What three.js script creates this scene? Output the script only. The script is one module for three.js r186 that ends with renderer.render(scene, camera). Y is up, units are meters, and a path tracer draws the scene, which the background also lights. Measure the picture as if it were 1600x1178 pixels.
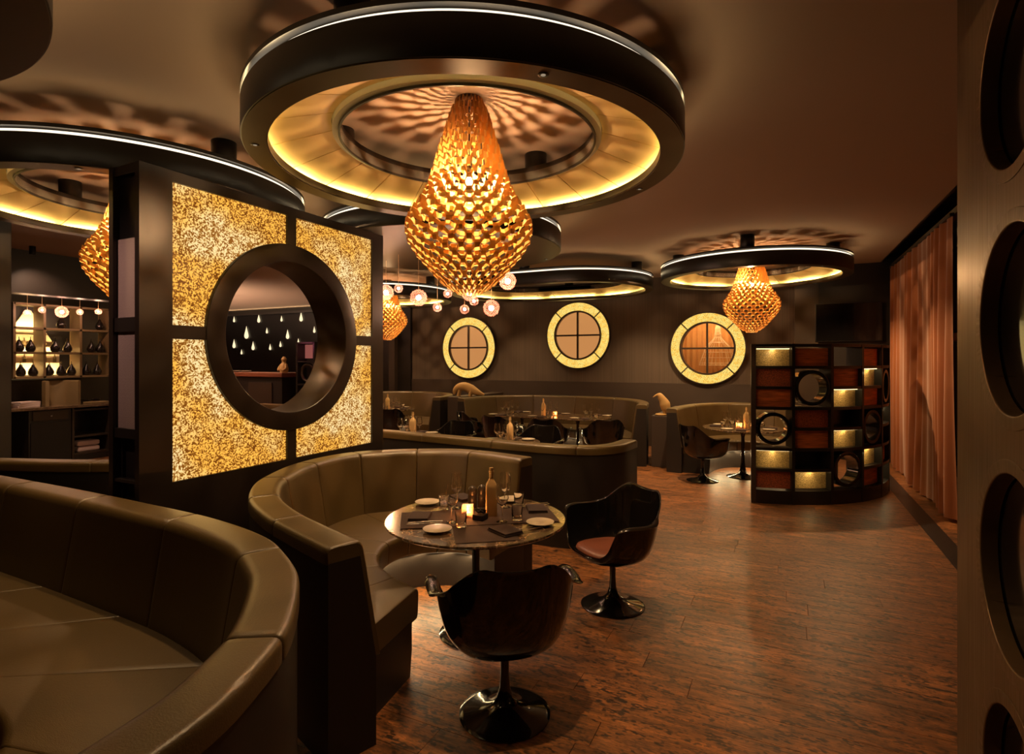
import * as THREE from 'three';
import { mergeGeometries, mergeVertices, toCreasedNormals } from 'three/addons/utils/BufferGeometryUtils.js';
import { RoundedBoxGeometry } from 'three/addons/geometries/RoundedBoxGeometry.js';
import { RectAreaLightUniformsLib } from 'three/addons/lights/RectAreaLightUniformsLib.js';
RectAreaLightUniformsLib.init();

// ---------------------------------------------------------------- camera, sky, exposure
// room frame: p runs down the aisle (world -z), q to the right (world +x), y up
const scene = new THREE.Scene();
scene.background = new THREE.Color(0.002, 0.002, 0.003);
const TH = THREE.MathUtils.degToRad(26);
const camera = new THREE.PerspectiveCamera(2 * THREE.MathUtils.radToDeg(Math.atan(589 / 870)), 1600 / 1178, 0.03, 60);
camera.position.set(0, 1.75, 0);
camera.lookAt(-Math.sin(TH), 1.75, -Math.cos(TH));
camera.setViewOffset(1600, 1178, 0, 26, 1600, 1178);
camera.updateProjectionMatrix();
const renderer = new THREE.WebGLRenderer({ antialias: true });
renderer.toneMapping = THREE.LinearToneMapping;
renderer.toneMappingExposure = 1.12;
renderer.shadowMap.enabled = true;

// light levels (radiance of strips, candela of bulbs)
const LV = { bulb: 5, groove: 24, cove: 50, panel: 1.0, port: 1.0, ball: 0.4, drop: 1.2, niche: 34, seat: 60, candle: 0.12, down: 10 };
const C_LED = [1.0, 0.70, 0.34], C_COVE = [1.0, 0.66, 0.20], C_BULB = [1.0, 0.58, 0.27], C_BALL = [1.0, 0.58, 0.38];
const CEIL = 3.44, RINGY = 2.99;

// ---------------------------------------------------------------- helpers
const V = (p, y, q) => new THREE.Vector3(q, y, -p);
const taken = new Set();
function numbered(n) { if (!taken.has(n)) { taken.add(n); return n; } let i = 1; for (;;) { const m = n + '_' + String(i).padStart(3, '0'); if (!taken.has(m)) { taken.add(m); return m; } i++; } }
let seed = 7; const rnd = () => { seed = (seed * 1664525 + 1013904223) >>> 0; return seed / 4294967296; };
function shadow(m) { m.castShadow = true; m.receiveShadow = true; return m; }
function part(name, geo, mat, parent, label) { const m = shadow(new THREE.Mesh(geo, mat)); m.name = name; parent.add(m); if (label) m.userData.label = label; return m; }
function thing(name, label, category, p, y, q, turn = 0, group) {
  const o = new THREE.Group(); o.name = numbered(name); scene.add(o); o.position.copy(V(p, y, q)); o.rotation.y = turn;
  o.userData = { label, category }; if (group) o.userData.group = group; return o;
}
function solo(name, geo, mat, label, category, p, y, q, turn = 0, group) {
  const o = shadow(new THREE.Mesh(geo, mat)); o.name = numbered(name); scene.add(o); o.position.copy(V(p, y, q)); o.rotation.y = turn;
  o.userData = { label, category }; if (group) o.userData.group = group; return o;
}
function struct(name, geo, mat, parent) { const o = shadow(new THREE.Mesh(geo, mat)); o.name = parent ? name : numbered(name); (parent || scene).add(o); if (!parent) o.userData.kind = 'structure'; return o; }
function copy(root, p, y, q, turn, label, group) {
  const r = root.clone(); r.name = numbered(root.name.replace(/_\d{3}$/, '')); scene.add(r); r.position.copy(V(p, y, q)); r.rotation.y = turn;
  r.userData = { label, category: root.userData.category }; if (group) r.userData.group = group; return r;
}
const box = (w, h, d, x = 0, y = 0, z = 0) => new THREE.BoxGeometry(w, h, d).translate(x, y, z);
const rbox = (w, h, d, r, x = 0, y = 0, z = 0, s = 2) => new RoundedBoxGeometry(w, h, d, s, r).translate(x, y, z);
const lathe = (pts, n = 32) => new THREE.LatheGeometry(pts.map(([x, y]) => new THREE.Vector2(x, y)), n);
// box between room corners (p0..p1, y0..y1, q0..q1)
const pbox = (p0, p1, y0, y1, q0, q1) => box(q1 - q0, y1 - y0, p1 - p0, (q0 + q1) / 2, (y0 + y1) / 2, -(p0 + p1) / 2);
function merge(list) { return mergeGeometries(list.map((g) => { let h = g.index ? g.toNonIndexed() : g; for (const k of Object.keys(h.attributes)) if (!['position', 'normal', 'uv'].includes(k)) h.deleteAttribute(k); return h; })); }
function fromTris(pos, uv, crease = 0.6) {
  let g = new THREE.BufferGeometry(); g.setAttribute('position', new THREE.Float32BufferAttribute(pos, 3));
  g.setAttribute('uv', new THREE.Float32BufferAttribute(uv || new Array(pos.length / 3 * 2).fill(0), 2));
  g = toCreasedNormals(g, crease); return g;
}
// rounded polygon in 2-D
function roundPoly(pts, n = 4) {
  const out = []; const N = pts.length;
  for (let i = 0; i < N; i++) {
    const [x, y, r = 0] = pts[i]; if (!r) { out.push([x, y]); continue; }
    const a = pts[(i + N - 1) % N], b = pts[(i + 1) % N];
    const va = new THREE.Vector2(a[0] - x, a[1] - y), vb = new THREE.Vector2(b[0] - x, b[1] - y);
    const d = Math.min(r, va.length() * 0.49, vb.length() * 0.49); va.setLength(d); vb.setLength(d);
    for (let k = 0; k <= n; k++) { const t = k / n, u = 1 - t; out.push([x + u * u * va.x + t * t * vb.x, y + u * u * va.y + t * t * vb.y]); }
  }
  return out;
}
// sweep a closed profile [(d,y)] along plan path [{x,z,nx,nz,s}] ; inset(i) shrinks the profile towards its middle
function sweep(path, prof, { inset, caps = true, crease = 0.7, closed = false } = {}) {
  const pos = [], uv = []; const n = prof.length; let cx = 0, cy = 0; for (const [a, b] of prof) { cx += a / n; cy += b / n; }
  const ringAt = path.map((P, i) => {
    const k = inset ? inset(i) : 0;
    return prof.map(([d, y]) => { const l = Math.hypot(d - cx, y - cy) || 1; const dd = d - (d - cx) / l * k, yy = y - (y - cy) / l * k; return [P.x + P.nx * dd, yy, P.z + P.nz * dd]; });
  });
  let per = [0]; for (let j = 0; j < n; j++) { const a = prof[j], b = prof[(j + 1) % n]; per.push(per[j] + Math.hypot(a[0] - b[0], a[1] - b[1])); }
  const M = path.length;
  for (let i = 0; i < (closed ? M : M - 1); i++) for (let j = 0; j < n; j++) {
    const i2 = (i + 1) % M, a = ringAt[i][j], b = ringAt[i2][j], c = ringAt[i2][(j + 1) % n], d = ringAt[i][(j + 1) % n];
    const s0 = path[i].s, s1 = i2 ? path[i2].s : path[i].s + 0.05, t0 = per[j], t1 = per[j + 1];
    pos.push(...a, ...b, ...c, ...a, ...c, ...d); uv.push(s0, t0, s1, t0, s1, t1, s0, t0, s1, t1, s0, t1);
  }
  if (caps && !closed) {
    const tri = THREE.ShapeUtils.triangulateShape(prof.map(([a, b]) => new THREE.Vector2(a, b)), []);
    for (const [e, flip] of [[0, false], [M - 1, true]]) for (const t of tri) { const o = flip ? [t[0], t[2], t[1]] : t; for (const k of o) { pos.push(...ringAt[e][k]); uv.push(prof[k][0], prof[k][1]); } }
  }
  return fromTris(pos, uv, crease);
}
// plan path from room points (p,q), inward normals towards (cp,cq); coordinates relative to (op,oq)
function planPath(pts, cp, cq, op, oq, step = 0.06) {
  const curve = new THREE.CatmullRomCurve3(pts.map(([p, q]) => new THREE.Vector3(q - oq, 0, -(p - op))), false, 'centripetal');
  const L = curve.getLength(), N = Math.ceil(L / step), out = [];
  for (let i = 0; i <= N; i++) {
    const a = curve.getPointAt(i / N), t = curve.getTangentAt(i / N); out.push({ x: a.x, z: a.z, nx: -t.z, nz: t.x, s: L * i / N });
  }
  const m = out[N >> 1], dx = cq - oq - m.x, dz = -(cp - op) - m.z;
  if (m.nx * dx + m.nz * dz < 0) for (const o of out) { o.nx *= -1; o.nz *= -1; }
  return out;
}
// arc slab about the local origin: angle 0 = towards the camera end (+z), positive to +x
function arcSlab(r0, r1, a0, a1, y0, y1, n = 6) {
  const path = []; for (let i = 0; i <= n; i++) { const a = a0 + (a1 - a0) * i / n; path.push({ x: 0, z: 0, nx: Math.sin(a), nz: Math.cos(a), s: a * r1 }); }
  return sweep(path, [[r0, y0], [r1, y0], [r1, y1], [r0, y1]], { crease: 0.5 });
}
// loft: spine points [x,y,z,rx,ry]
function loft(sp, n = 12, sub = 4) {
  const c = new THREE.CatmullRomCurve3(sp.map((a) => new THREE.Vector3(a[0], a[1], a[2]))), N = (sp.length - 1) * sub, rings = [];
  for (let i = 0; i <= N; i++) {
    const t = i / N, f = t * (sp.length - 1), k = Math.min(sp.length - 2, Math.floor(f)), u = f - k, a = sp[k], b = sp[k + 1];
    const P = c.getPoint(t), T = c.getTangent(t), U = new THREE.Vector3(0, 0, 1); if (Math.abs(T.z) > 0.9) U.set(0, 1, 0);
    const B = new THREE.Vector3().crossVectors(T, U).normalize(), Nn = new THREE.Vector3().crossVectors(B, T).normalize();
    const rb = a[3] + (b[3] - a[3]) * u, rn = (a[4] ?? a[3]) + ((b[4] ?? b[3]) - (a[4] ?? a[3])) * u;
    rings.push([...Array(n)].map((_, j) => { const g = 2 * Math.PI * j / n; return P.clone().addScaledVector(B, Math.cos(g) * rb).addScaledVector(Nn, Math.sin(g) * rn); }));
  }
  const pos = []; const put = (...v) => v.forEach((w) => pos.push(w.x, w.y, w.z));
  for (let i = 0; i < N; i++) for (let j = 0; j < n; j++) { const a = rings[i][j], b = rings[i][(j + 1) % n], d = rings[i + 1][j], e = rings[i + 1][(j + 1) % n]; put(a, d, e, a, e, b); }
  for (const [r, f] of [[rings[0], 1], [rings[N], 0]]) { const m = new THREE.Vector3(); r.forEach((w) => m.addScaledVector(w, 1 / n)); for (let j = 0; j < n; j++) f ? put(m, r[j], r[(j + 1) % n]) : put(m, r[(j + 1) % n], r[j]); }
  return fromTris(pos, null, 1.2);
}
const tube = (pts, r, n = 24, k = 6) => new THREE.TubeGeometry(new THREE.CatmullRomCurve3(pts.map((a) => new THREE.Vector3(...a))), n, r, k);
function rectLight(parent, color, intensity, w, h, pos, dir) {
  const l = new THREE.RectAreaLight(new THREE.Color().setRGB(...color), intensity, w, h); l.position.copy(pos); l.name = 'strip_light';
  const up = Math.abs(dir.y) > 0.95 ? new THREE.Vector3(1, 0, 0) : new THREE.Vector3(0, 1, 0);
  const m = new THREE.Matrix4().lookAt(new THREE.Vector3(), dir, up); l.quaternion.setFromRotationMatrix(m); parent.add(l); return l;
}
function pointLight(parent, color, intensity, x, y, z, radius = 1) { const l = new THREE.PointLight(new THREE.Color().setRGB(...color), intensity); l.position.set(x, y, z); l.castShadow = true; l.shadow.radius = radius; l.name = 'bulb_light'; parent.add(l); return l; }

// ---------------------------------------------------------------- textures
function hash(x, y, s) { let h = (x * 374761393 + y * 668265263 + s * 2246822519) | 0; h = Math.imul(h ^ (h >>> 13), 1274126177); return ((h ^ (h >>> 16)) >>> 0) / 4294967296; }
function vnoise(x, y, px, py, s) {
  const x0 = Math.floor(x), y0 = Math.floor(y); let fx = x - x0, fy = y - y0; fx = fx * fx * (3 - 2 * fx); fy = fy * fy * (3 - 2 * fy);
  const w = (a, m) => ((a % m) + m) % m; const A = hash(w(x0, px), w(y0, py), s), B = hash(w(x0 + 1, px), w(y0, py), s), C = hash(w(x0, px), w(y0 + 1, py), s), D = hash(w(x0 + 1, px), w(y0 + 1, py), s);
  return A + (B - A) * fx + (C - A) * fy + (A - B - C + D) * fx * fy;
}
function tex(w, h, fn, srgb = true) {
  const d = new Uint8Array(w * h * 4);
  for (let j = 0; j < h; j++) for (let i = 0; i < w; i++) { const c = fn(i / w, j / h); const k = (j * w + i) * 4; d[k] = Math.max(0, Math.min(255, c[0])); d[k + 1] = Math.max(0, Math.min(255, c[1])); d[k + 2] = Math.max(0, Math.min(255, c[2])); d[k + 3] = 255; }
  const t = new THREE.DataTexture(d, w, h); t.wrapS = t.wrapT = THREE.RepeatWrapping; t.magFilter = THREE.LinearFilter; t.minFilter = THREE.LinearMipmapLinearFilter; t.generateMipmaps = true;
  if (srgb) t.colorSpace = THREE.SRGBColorSpace; t.needsUpdate = true; return t;
}
const rep = (t, x, y) => { const c = t.clone(); c.repeat.set(x, y); c.needsUpdate = true; return c; };
const fb = (u, v, fx, fy, s, o = 3) => { let a = 0, m = 0.5, t = 0; for (let k = 0; k < o; k++) { a += m * vnoise(u * fx, v * fy, fx, fy, s + k); t += m; m *= 0.55; fx *= 2; fy *= 2; } return a / t; };
// random tone of the nearest jittered grain
function flake(u, v, n, s) {
  const x = u * n, y = v * n, X = Math.floor(x), Y = Math.floor(y); let best = 9, id = 0;
  for (let j = -1; j < 2; j++) for (let i = -1; i < 2; i++) { const cx = (X + i + n) % n, cy = (Y + j + n) % n, dx = X + i + hash(cx, cy, s) - x, dy = Y + j + hash(cx, cy, s + 7) - y, d = dx * dx + dy * dy; if (d < best) { best = d; id = hash(cx, cy, s + 13); } }
  return id;
}
// strand-woven bamboo: u along the board; tile = 2.4 m x 1.2 m
const floorTex = tex(1536, 768, (u, v) => {
  const fine = fb(u, v, 48, 260, 11, 2), mid = fb(u, v, 16, 40, 21, 3), blot = fb(u, v, 34, 40, 31, 3), fleck = fb(u, v, 110, 120, 41, 2), dots = flake(u, v, 150, 47);
  let k = 0.68 + 0.34 * (fine - 0.5) + 0.55 * (mid - 0.5) + 0.12 * (dots - 0.5);
  const dark = Math.max(0, Math.min(1, (blot - 0.53) * 7)) * Math.max(0, Math.min(1, (fleck - 0.42) * 6));
  k *= 1 - 0.6 * dark; if (fleck > 0.66) k *= 0.72;
  return [204 * k, 130 * k, 70 * k];
});
const floorBump = tex(768, 384, (u, v) => { const k = 255 * fb(u, v, 40, 190, 11, 3); return [k, k, k]; }, false);
const glitterFn = (r0) => (u, v) => {
  const a = flake(u, v, 230, 51 + r0), b = fb(u, v, 6, 6, 61 + r0, 3), c = fb(u, v, 80, 80, 71 + r0, 2);
  let k = Math.max(0, Math.min(1, (a - 0.5) * 1.5 + (c - 0.5) * 1.0 + 0.60)); const w = Math.max(0, Math.min(1, (b - 0.38) * 4));
  k = k * k * (3 - 2 * k);
  const lo = [112 + 20 * w, 58 + 16 * w, 8], hi = [255, 186 + 36 * w, 74 + 84 * w];
  return [lo[0] + (hi[0] - lo[0]) * k, lo[1] + (hi[1] - lo[1]) * k, lo[2] + (hi[2] - lo[2]) * k];
};
const glitterTex = tex(1536, 1536, glitterFn(0));
const leafTex = tex(768, 768, (u, v) => { const a = flake(u, v, 96, 81), b = fb(u, v, 12, 12, 91, 2); if (a < 0.10) return [150, 116, 34]; if (a < 0.42 + 0.9 * (b - 0.5)) return [250, 186, 66]; const k = 0.9 + 0.1 * a; return [255 * k, 232 * k, 142 * k]; });
const weave = tex(256, 256, (u, v) => { const a = Math.sin(u * Math.PI * 64), b = Math.sin(v * Math.PI * 64); const k = 150 + 60 * (((Math.floor(u * 64) + Math.floor(v * 64)) & 1) ? a * a : b * b) * 1 - 50 * hash(Math.floor(u * 64), Math.floor(v * 64), 5); return [k, k, k]; });
const leatherBump = tex(512, 512, (u, v) => { const k = 255 * fb(u, v, 96, 96, 101, 3); return [k, k, k]; }, false);
const marbleTex = tex(512, 512, (u, v) => { const n = fb(u, v, 6, 6, 111, 4), m = fb(u, v, 18, 18, 121, 3); const vein = Math.pow(1 - Math.min(1, Math.abs(n - 0.5) * 9), 2) + 0.7 * Math.pow(1 - Math.min(1, Math.abs(m - 0.5) * 8), 3); const k = 0.35 + 0.35 * m + 0.5 * vein; return [190 * k, 160 * k, 128 * k]; });
const stripe = tex(512, 64, (u, v) => { const k = 205 + 34 * (vnoise(u * 256, 0.5, 256, 1, 131) - 0.5) + 16 * (fb(u, v, 64, 2, 141, 2) - 0.5); return [k, k, k]; });
const woodTex = tex(512, 256, (u, v) => { const k = 0.7 + 0.5 * (fb(u, v, 5, 70, 151, 3) - 0.5) + 0.3 * (fb(u, v, 3, 16, 161, 2) - 0.5); return [235 * k, 128 * k, 66 * k]; });
const pebbleTex = tex(512, 256, (u, v) => { const a = fb(u, v, 120, 60, 171, 2); const k = a > 0.5 ? 1 : 0.45 + a * 0.5; return [170 * k, 84 * k, 46 * k]; });
const frostTex = tex(512, 256, (u, v) => { const a = fb(u, v, 130, 65, 181, 2); const k = 0.55 + 0.9 * (a - 0.28); return [230 * k, 190 * k, 118 * k]; });
const brushed = tex(512, 512, (u, v) => { const k = 110 + 70 * (fb(u, v, 220, 3, 191, 2) - 0.5) + 40 * (fb(u, v, 5, 5, 201, 2) - 0.5); return [k, k, k]; }, false);

// ---------------------------------------------------------------- materials
const lin = (r, g, b) => new THREE.Color().setRGB(r, g, b);
const std = (c, roughness = 0.6, metalness = 0, more = {}) => new THREE.MeshPhysicalMaterial({ color: lin(...c), roughness, metalness, ...more });
const glow = (c, k, more = {}) => new THREE.MeshStandardMaterial({ color: lin(0, 0, 0), emissive: lin(...c), emissiveIntensity: k, roughness: 0.6, ...more });
const M = {
  ceiling: std([0.44, 0.315, 0.235], 0.85),
  wall: std([0.16, 0.115, 0.085], 0.8, 0, { map: rep(stripe, 1, 1) }),
  dado: std([0.045, 0.030, 0.022], 0.55),
  dark: std([0.014, 0.010, 0.008], 0.42),
  bronze: std([0.05, 0.034, 0.023], 0.36, 0.25),
  frame: std([0.022, 0.015, 0.011], 0.34, 0.2),
  black: std([0.006, 0.005, 0.005], 0.3),
  gloss: std([0.006, 0.005, 0.005], 0.12, 0, { clearcoat: 0.5, clearcoatRoughness: 0.04, specularIntensity: 0.7 }),
  ringDark: std([0.013, 0.010, 0.008], 0.34),
  soffit: std([0.11, 0.080, 0.045], 0.38, 0.7),
  brass: std([0.80, 0.58, 0.25], 0.45, 0.45),
  seam: std([0.9, 0.75, 0.45], 0.4, 0.2),
  steel: std([0.62, 0.59, 0.55], 0.4, 0.25),
  leather: std([0.080, 0.050, 0.0155], 0.38, 0, { bumpMap: rep(leatherBump, 3, 3), bumpScale: 0.0006, clearcoat: 0.2, clearcoatRoughness: 0.42 }),
  booth: std([0.013, 0.009, 0.007], 0.5),
  veneer: std([0.66, 0.36, 0.085], 0.5, 0, { side: THREE.DoubleSide, transmission: 0.12, thickness: 0 }),
  cap: std([0.12, 0.05, 0.02], 0.5, 0.3),
  bulb: glow([1, 0.8, 0.55], 30),
  groove: glow([1.0, 0.84, 0.62], 1.5),
  cove: glow([1.0, 0.78, 0.36], 6),
  glitter: glow([1, 1, 1], LV.panel, { emissiveMap: glitterTex }),
  leaf: glow([1, 0.93, 0.74], LV.port, { emissiveMap: rep(leafTex, 1.6, 1.6) }),
  pane: glow([0.56, 0.24, 0.075], 0.9, { roughness: 0.2 }),
  weave: std([0.75, 0.56, 0.50], 0.9, 0, { map: rep(weave, 5, 5) }),
  runner: std([0.16, 0.085, 0.055], 0.9, 0, { map: rep(weave, 6, 6) }),
  napkin: std([0.035, 0.016, 0.012], 0.85),
  china: std([0.72, 0.62, 0.47], 0.22, 0, { clearcoat: 0.6 }),
  cutlery: std([0.6, 0.52, 0.42], 0.22, 1),
  marble: std([0.55, 0.5, 0.44], 0.16, 0, { map: rep(marbleTex, 1.6, 1.6), clearcoat: 0.6, clearcoatRoughness: 0.1 }),
  glass: new THREE.MeshPhysicalMaterial({ color: lin(1, 0.99, 0.97), roughness: 0.0, transmission: 1, thickness: 0.01, ior: 1.5 }),
  bottle: std([0.70, 0.47, 0.20], 0.5),
  candleGlass: new THREE.MeshPhysicalMaterial({ color: lin(1, 0.8, 0.6), roughness: 0.35, transmission: 0.9, thickness: 0 }),
  flame: glow([1, 0.62, 0.28], 14),
  cushion: std([0.16, 0.045, 0.022], 0.42),
  sculpt: std([0.48, 0.30, 0.11], 0.6),
  curtain: std([0.44, 0.125, 0.022], 0.9, 0, { side: THREE.DoubleSide, transmission: 0.45, thickness: 0 }),
  sheer: std([0.75, 0.45, 0.18], 0.95, 0, { side: THREE.DoubleSide, transmission: 0.5, thickness: 0 }),
  winGlass: std([0.012, 0.010, 0.009], 0.06, 0, { clearcoat: 1 }),
  wood: std([1, 1, 1], 0.4, 0, { map: woodTex }),
  pebble: std([1, 1, 1], 0.6, 0, { map: pebbleTex }),
  frost: std([1, 1, 1], 0.4, 0, { map: frostTex }),
  niche: glow([1, 0.75, 0.36], 3),
  lens: glow([1, 0.8, 0.55], 0.25),
  boards: [1, 0.86, 1.12, 0.95].map((k) => std([0.80 * k, 0.76 * k, 0.70 * k], 0.42, 0, { map: rep(floorTex, 1 / 2.4, 1 / 1.2), bumpMap: rep(floorBump, 1 / 2.4, 1 / 1.2), bumpScale: 0.0012, clearcoat: 0.4, clearcoatRoughness: 0.32 })),
  border: std([0.010, 0.008, 0.007], 0.35),
  metalPanel: std([0.12, 0.074, 0.036], 0.36, 0.6, { roughnessMap: rep(brushed, 1, 1), roughness: 0.9 }),
  pearBlack: std([0.010, 0.007, 0.006], 0.2, 0, { clearcoat: 0.6 }),
  paleBoard: std([0.82, 0.68, 0.45], 0.8),
  shelf: std([0.16, 0.10, 0.045], 0.45),
  mirror: std([0.05, 0.035, 0.025], 0.1, 0.6),
  clearPane: std([1, 0.93, 0.82], 0.02, 0, { transmission: 1, thickness: 0 }),
  paleWire: std([0.95, 0.85, 0.65], 0.35),
  crystal: std([0.95, 0.66, 0.56], 0.5, 0, { transmission: 0.55, thickness: 0 }),
  ballBulb: glow([1.0, 0.74, 0.58], 8),
  drop: glow([1, 0.78, 0.46], LV.drop),
  towel: std([0.6, 0.45, 0.45], 0.95),
  paper: std([0.55, 0.43, 0.40], 0.9),
  tan: std([0.20, 0.135, 0.06], 0.5),
  moss: std([0.03, 0.018, 0.012], 0.95),
  wire: std([0.75, 0.5, 0.25], 0.4),
  seatLed: glow([1, 0.74, 0.42], 0.25),
};

// ---------------------------------------------------------------- room shell
const floor = new THREE.Group(); floor.name = numbered('floor'); floor.userData.kind = 'structure'; scene.add(floor);
part('slab', pbox(-3.2, 13.1, -0.2, -0.018, -18.2, 2.3), M.dark, floor);
{
  const W = 0.19, boards = [];
  for (let r = 0; r < 84; r++) {
    const p0 = -2.9 + r * W; let q = -17.8 + rnd() * 1.5;
    while (q < 2.0) { const len = 1.5 + rnd() * 0.7, q1 = Math.min(q + len, 2.0); if (q1 - q > 0.05) boards.push([p0, q, q1]); q = q1; }
  }
  const geo = (p0, q0, q1, v) => {
    const w = q1 - q0, g = rbox(w - 0.002, 0.018, W - 0.002, 0.0012, (q0 + q1) / 2, -0.009, -(p0 + W / 2), 1);
    const ps = g.attributes.position, uv = g.attributes.uv, ou = rnd() * 2.4, ov = rnd() * 1.2;
    for (let i = 0; i < ps.count; i++) uv.setXY(i, ps.getX(i) - q0 + ou, ps.getZ(i) + p0 + ov);
    return g;
  };
  const ct = Math.cos(TH), sn = Math.sin(TH);
  const rate = boards.map((b) => { const q = (b[1] + b[2]) / 2, p = b[0] + 0.09, z = p * ct - q * sn, X = p * sn + q * ct; const open = q > -2.6 && q < 2 && p > 0.8 && p < 9.4; return { b, k: open && z > 0.8 && Math.abs(X / z) < 1 ? 1 / z : 0 }; }).sort((a, b) => b.k - a.k);
  const rest = [[], []];
  rate.forEach((r, i) => { const v = Math.floor(rnd() * 4), g = geo(...r.b); if (i < 230 && r.k > 0) part('plank', g, M.boards[v], floor); else rest[v & 1].push(g); });
  rest.forEach((l, i) => { const m = part('plank_field', merge(l), M.boards[i], floor); m.userData.kind = 'stuff'; });
  part('border_strip', pbox(-3, 11.4, -0.017, 0.003, 1.30, 1.47), M.border, floor, 'black border strip along the curtains');
}
struct('ceiling', pbox(-3.2, 13.1, CEIL, CEIL + 0.15, -18.2, 1.50), M.ceiling);
struct('ceiling_slot', merge([pbox(-3.2, 11.6, CEIL + 0.12, CEIL + 0.2, 1.48, 2.4), pbox(-3.2, 11.6, CEIL, CEIL + 0.13, 1.50, 1.53)]), M.black);
{ // striped wall cloth, uv in metres; open behind the right porthole
  const sh = new THREE.Shape(); sh.moveTo(-8.4, 1.29); sh.lineTo(0.18, 1.29); sh.lineTo(0.18, CEIL); sh.lineTo(-8.4, CEIL); sh.closePath();
  const h = new THREE.Path(); h.absarc(-1.34, 1.985, 0.50, 0, 2 * Math.PI, true); sh.holes.push(h);
  struct('wall_back', new THREE.ExtrudeGeometry(sh, { depth: 0.15, bevelEnabled: false, curveSegments: 48 }).translate(0, 0, -11.65), M.wall);
  [[12.5, 12.55, 1.2, 2.85, -2.3, -0.3], [11.65, 12.55, 1.2, 1.25, -2.3, -0.3], [11.65, 12.55, 2.80, 2.85, -2.3, -0.3], [11.65, 12.55, 1.2, 2.85, -2.35, -2.3], [11.65, 12.55, 1.2, 2.85, -0.3, -0.25]].forEach((v, i) => struct(['wall_niche_back', 'wall_niche_floor', 'wall_niche_ceiling', 'wall_niche_left', 'wall_niche_right'][i], pbox(...v), M.ceiling));
}
struct('wall_back_lower', pbox(11.47, 11.65, 0, 1.29, -8.4, 0.18), M.dado).name = 'trim_1';
struct('wall_back_dark', merge([pbox(11.40, 11.65, 0, CEIL + 0.2, 0.56, 2.4), pbox(11.42, 11.65, 0, CEIL, -9.5, -8.4), pbox(11.5, 13.0, 0, CEIL, -9.5, -9.35)]), M.dark).name = 'wall_back_dark';
struct('trim_2', pbox(11.36, 11.6, 0, CEIL, 0.18, 0.56), M.bronze);
struct('trim_3', pbox(11.30, 11.5, 0, CEIL, -8.98, -8.8), M.dado);
struct('wall_far_left', pbox(12.9, 13.1, 0, CEIL, -18.2, -9.35), M.black);
struct('wall_outer_left', merge([pbox(7.2, 13.0, 0, CEIL, -18.2, -18.0), pbox(7.0, 7.2, 0, CEIL, -18.2, -12.0)]), M.dark);
struct('wall_left', pbox(-3.2, 7.2, 0, CEIL, -12.2, -12.0), M.dark);
struct('wall_near', pbox(-3.2, -3.0, 0, CEIL + 0.2, -18.2, 2.4), M.dark);
struct('wall_bulkhead', pbox(3.2, 7.1, 2.78, CEIL, -10.75, -10.45), M.dark);
struct('wall_right', merge([pbox(-3.2, 11.6, 0, 0.22, 2.12, 2.35), pbox(-3.2, 11.6, 3.3, CEIL + 0.2, 2.12, 2.35), pbox(-3.2, 3.0, 0.2, 3.31, 2.12, 2.35)]), M.dark);
{ // window wall behind the curtains
  const w = new THREE.Group(); w.name = numbered('window_1'); w.userData.kind = 'structure'; scene.add(w);
  part('window_glass', pbox(3.0, 11.5, 0.22, 3.3, 2.22, 2.23), M.winGlass, w);
  for (let p = 3.0; p <= 11.5; p += 1.4) part('mullion', pbox(p, p + 0.07, 0.22, 3.3, 2.10, 2.25), M.bronze, w);
  part('transom', pbox(3.0, 11.5, 2.02, 2.12, 2.08, 2.25), M.bronze, w);
  part('sill', pbox(3.0, 11.5, 0.18, 0.24, 2.02, 2.25), M.bronze, w);
}
struct('trim_4', pbox(-3.0, 11.4, 3.33, 3.40, 1.66, 1.74), M.tan);

// ---------------------------------------------------------------- curtains
function curtain(p0, p1, q, y0, y1, label, fold = 0.27, amp = 0.055) {
  const N = Math.round((p1 - p0) / 0.018), K = 14, pos = [], uv = [], P = [];
  for (let i = 0; i <= N; i++) { const col = [], p = p0 + (p1 - p0) * i / N; for (let k = 0; k <= K; k++) { const t = k / K, ph = p / fold * 2 * Math.PI + 1.7 * Math.sin(p * 2.3) + 0.5 * Math.sin(p * 7.7 + t), a = amp * (0.5 + 0.5 * t) * (0.62 + 0.5 * Math.sin(p * 4.1 + 1.5 * t)); col.push([q + a * Math.sin(ph) + 0.02 * Math.sin(p * 2.2 + 3 * t) * t, y1 + (y0 - y1) * t + (k === K ? 0.012 * Math.sin(p * 7) : 0), -p]); } P.push(col); }
  for (let i = 0; i < N; i++) for (let k = 0; k < K; k++) { const a = P[i][k], b = P[i + 1][k], c = P[i + 1][k + 1], d = P[i][k + 1]; pos.push(...a, ...b, ...c, ...a, ...c, ...d); for (let j = 0; j < 6; j++) uv.push(0, 0); }
  const o = thing('curtain', label, 'curtain', 0, 0, 0, 0, 'sheer orange curtains along the windows');
  part('cloth', fromTris(pos, uv, 3), M.curtain, o);
  part('track', pbox(p0, p1, y1 - 0.005, y1 + 0.03, q - 0.02, q + 0.02), M.dark, o);
  return o;
}
curtain(7.42, 11.2, 1.62, 0.03, 3.30, 'sheer orange floor-length curtain in soft folds beside the curved screen');
curtain(5.6, 7.2, 1.66, 2.22, 3.30, 'short gathered end of orange sheer beside the bronze pierced partition');

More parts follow.
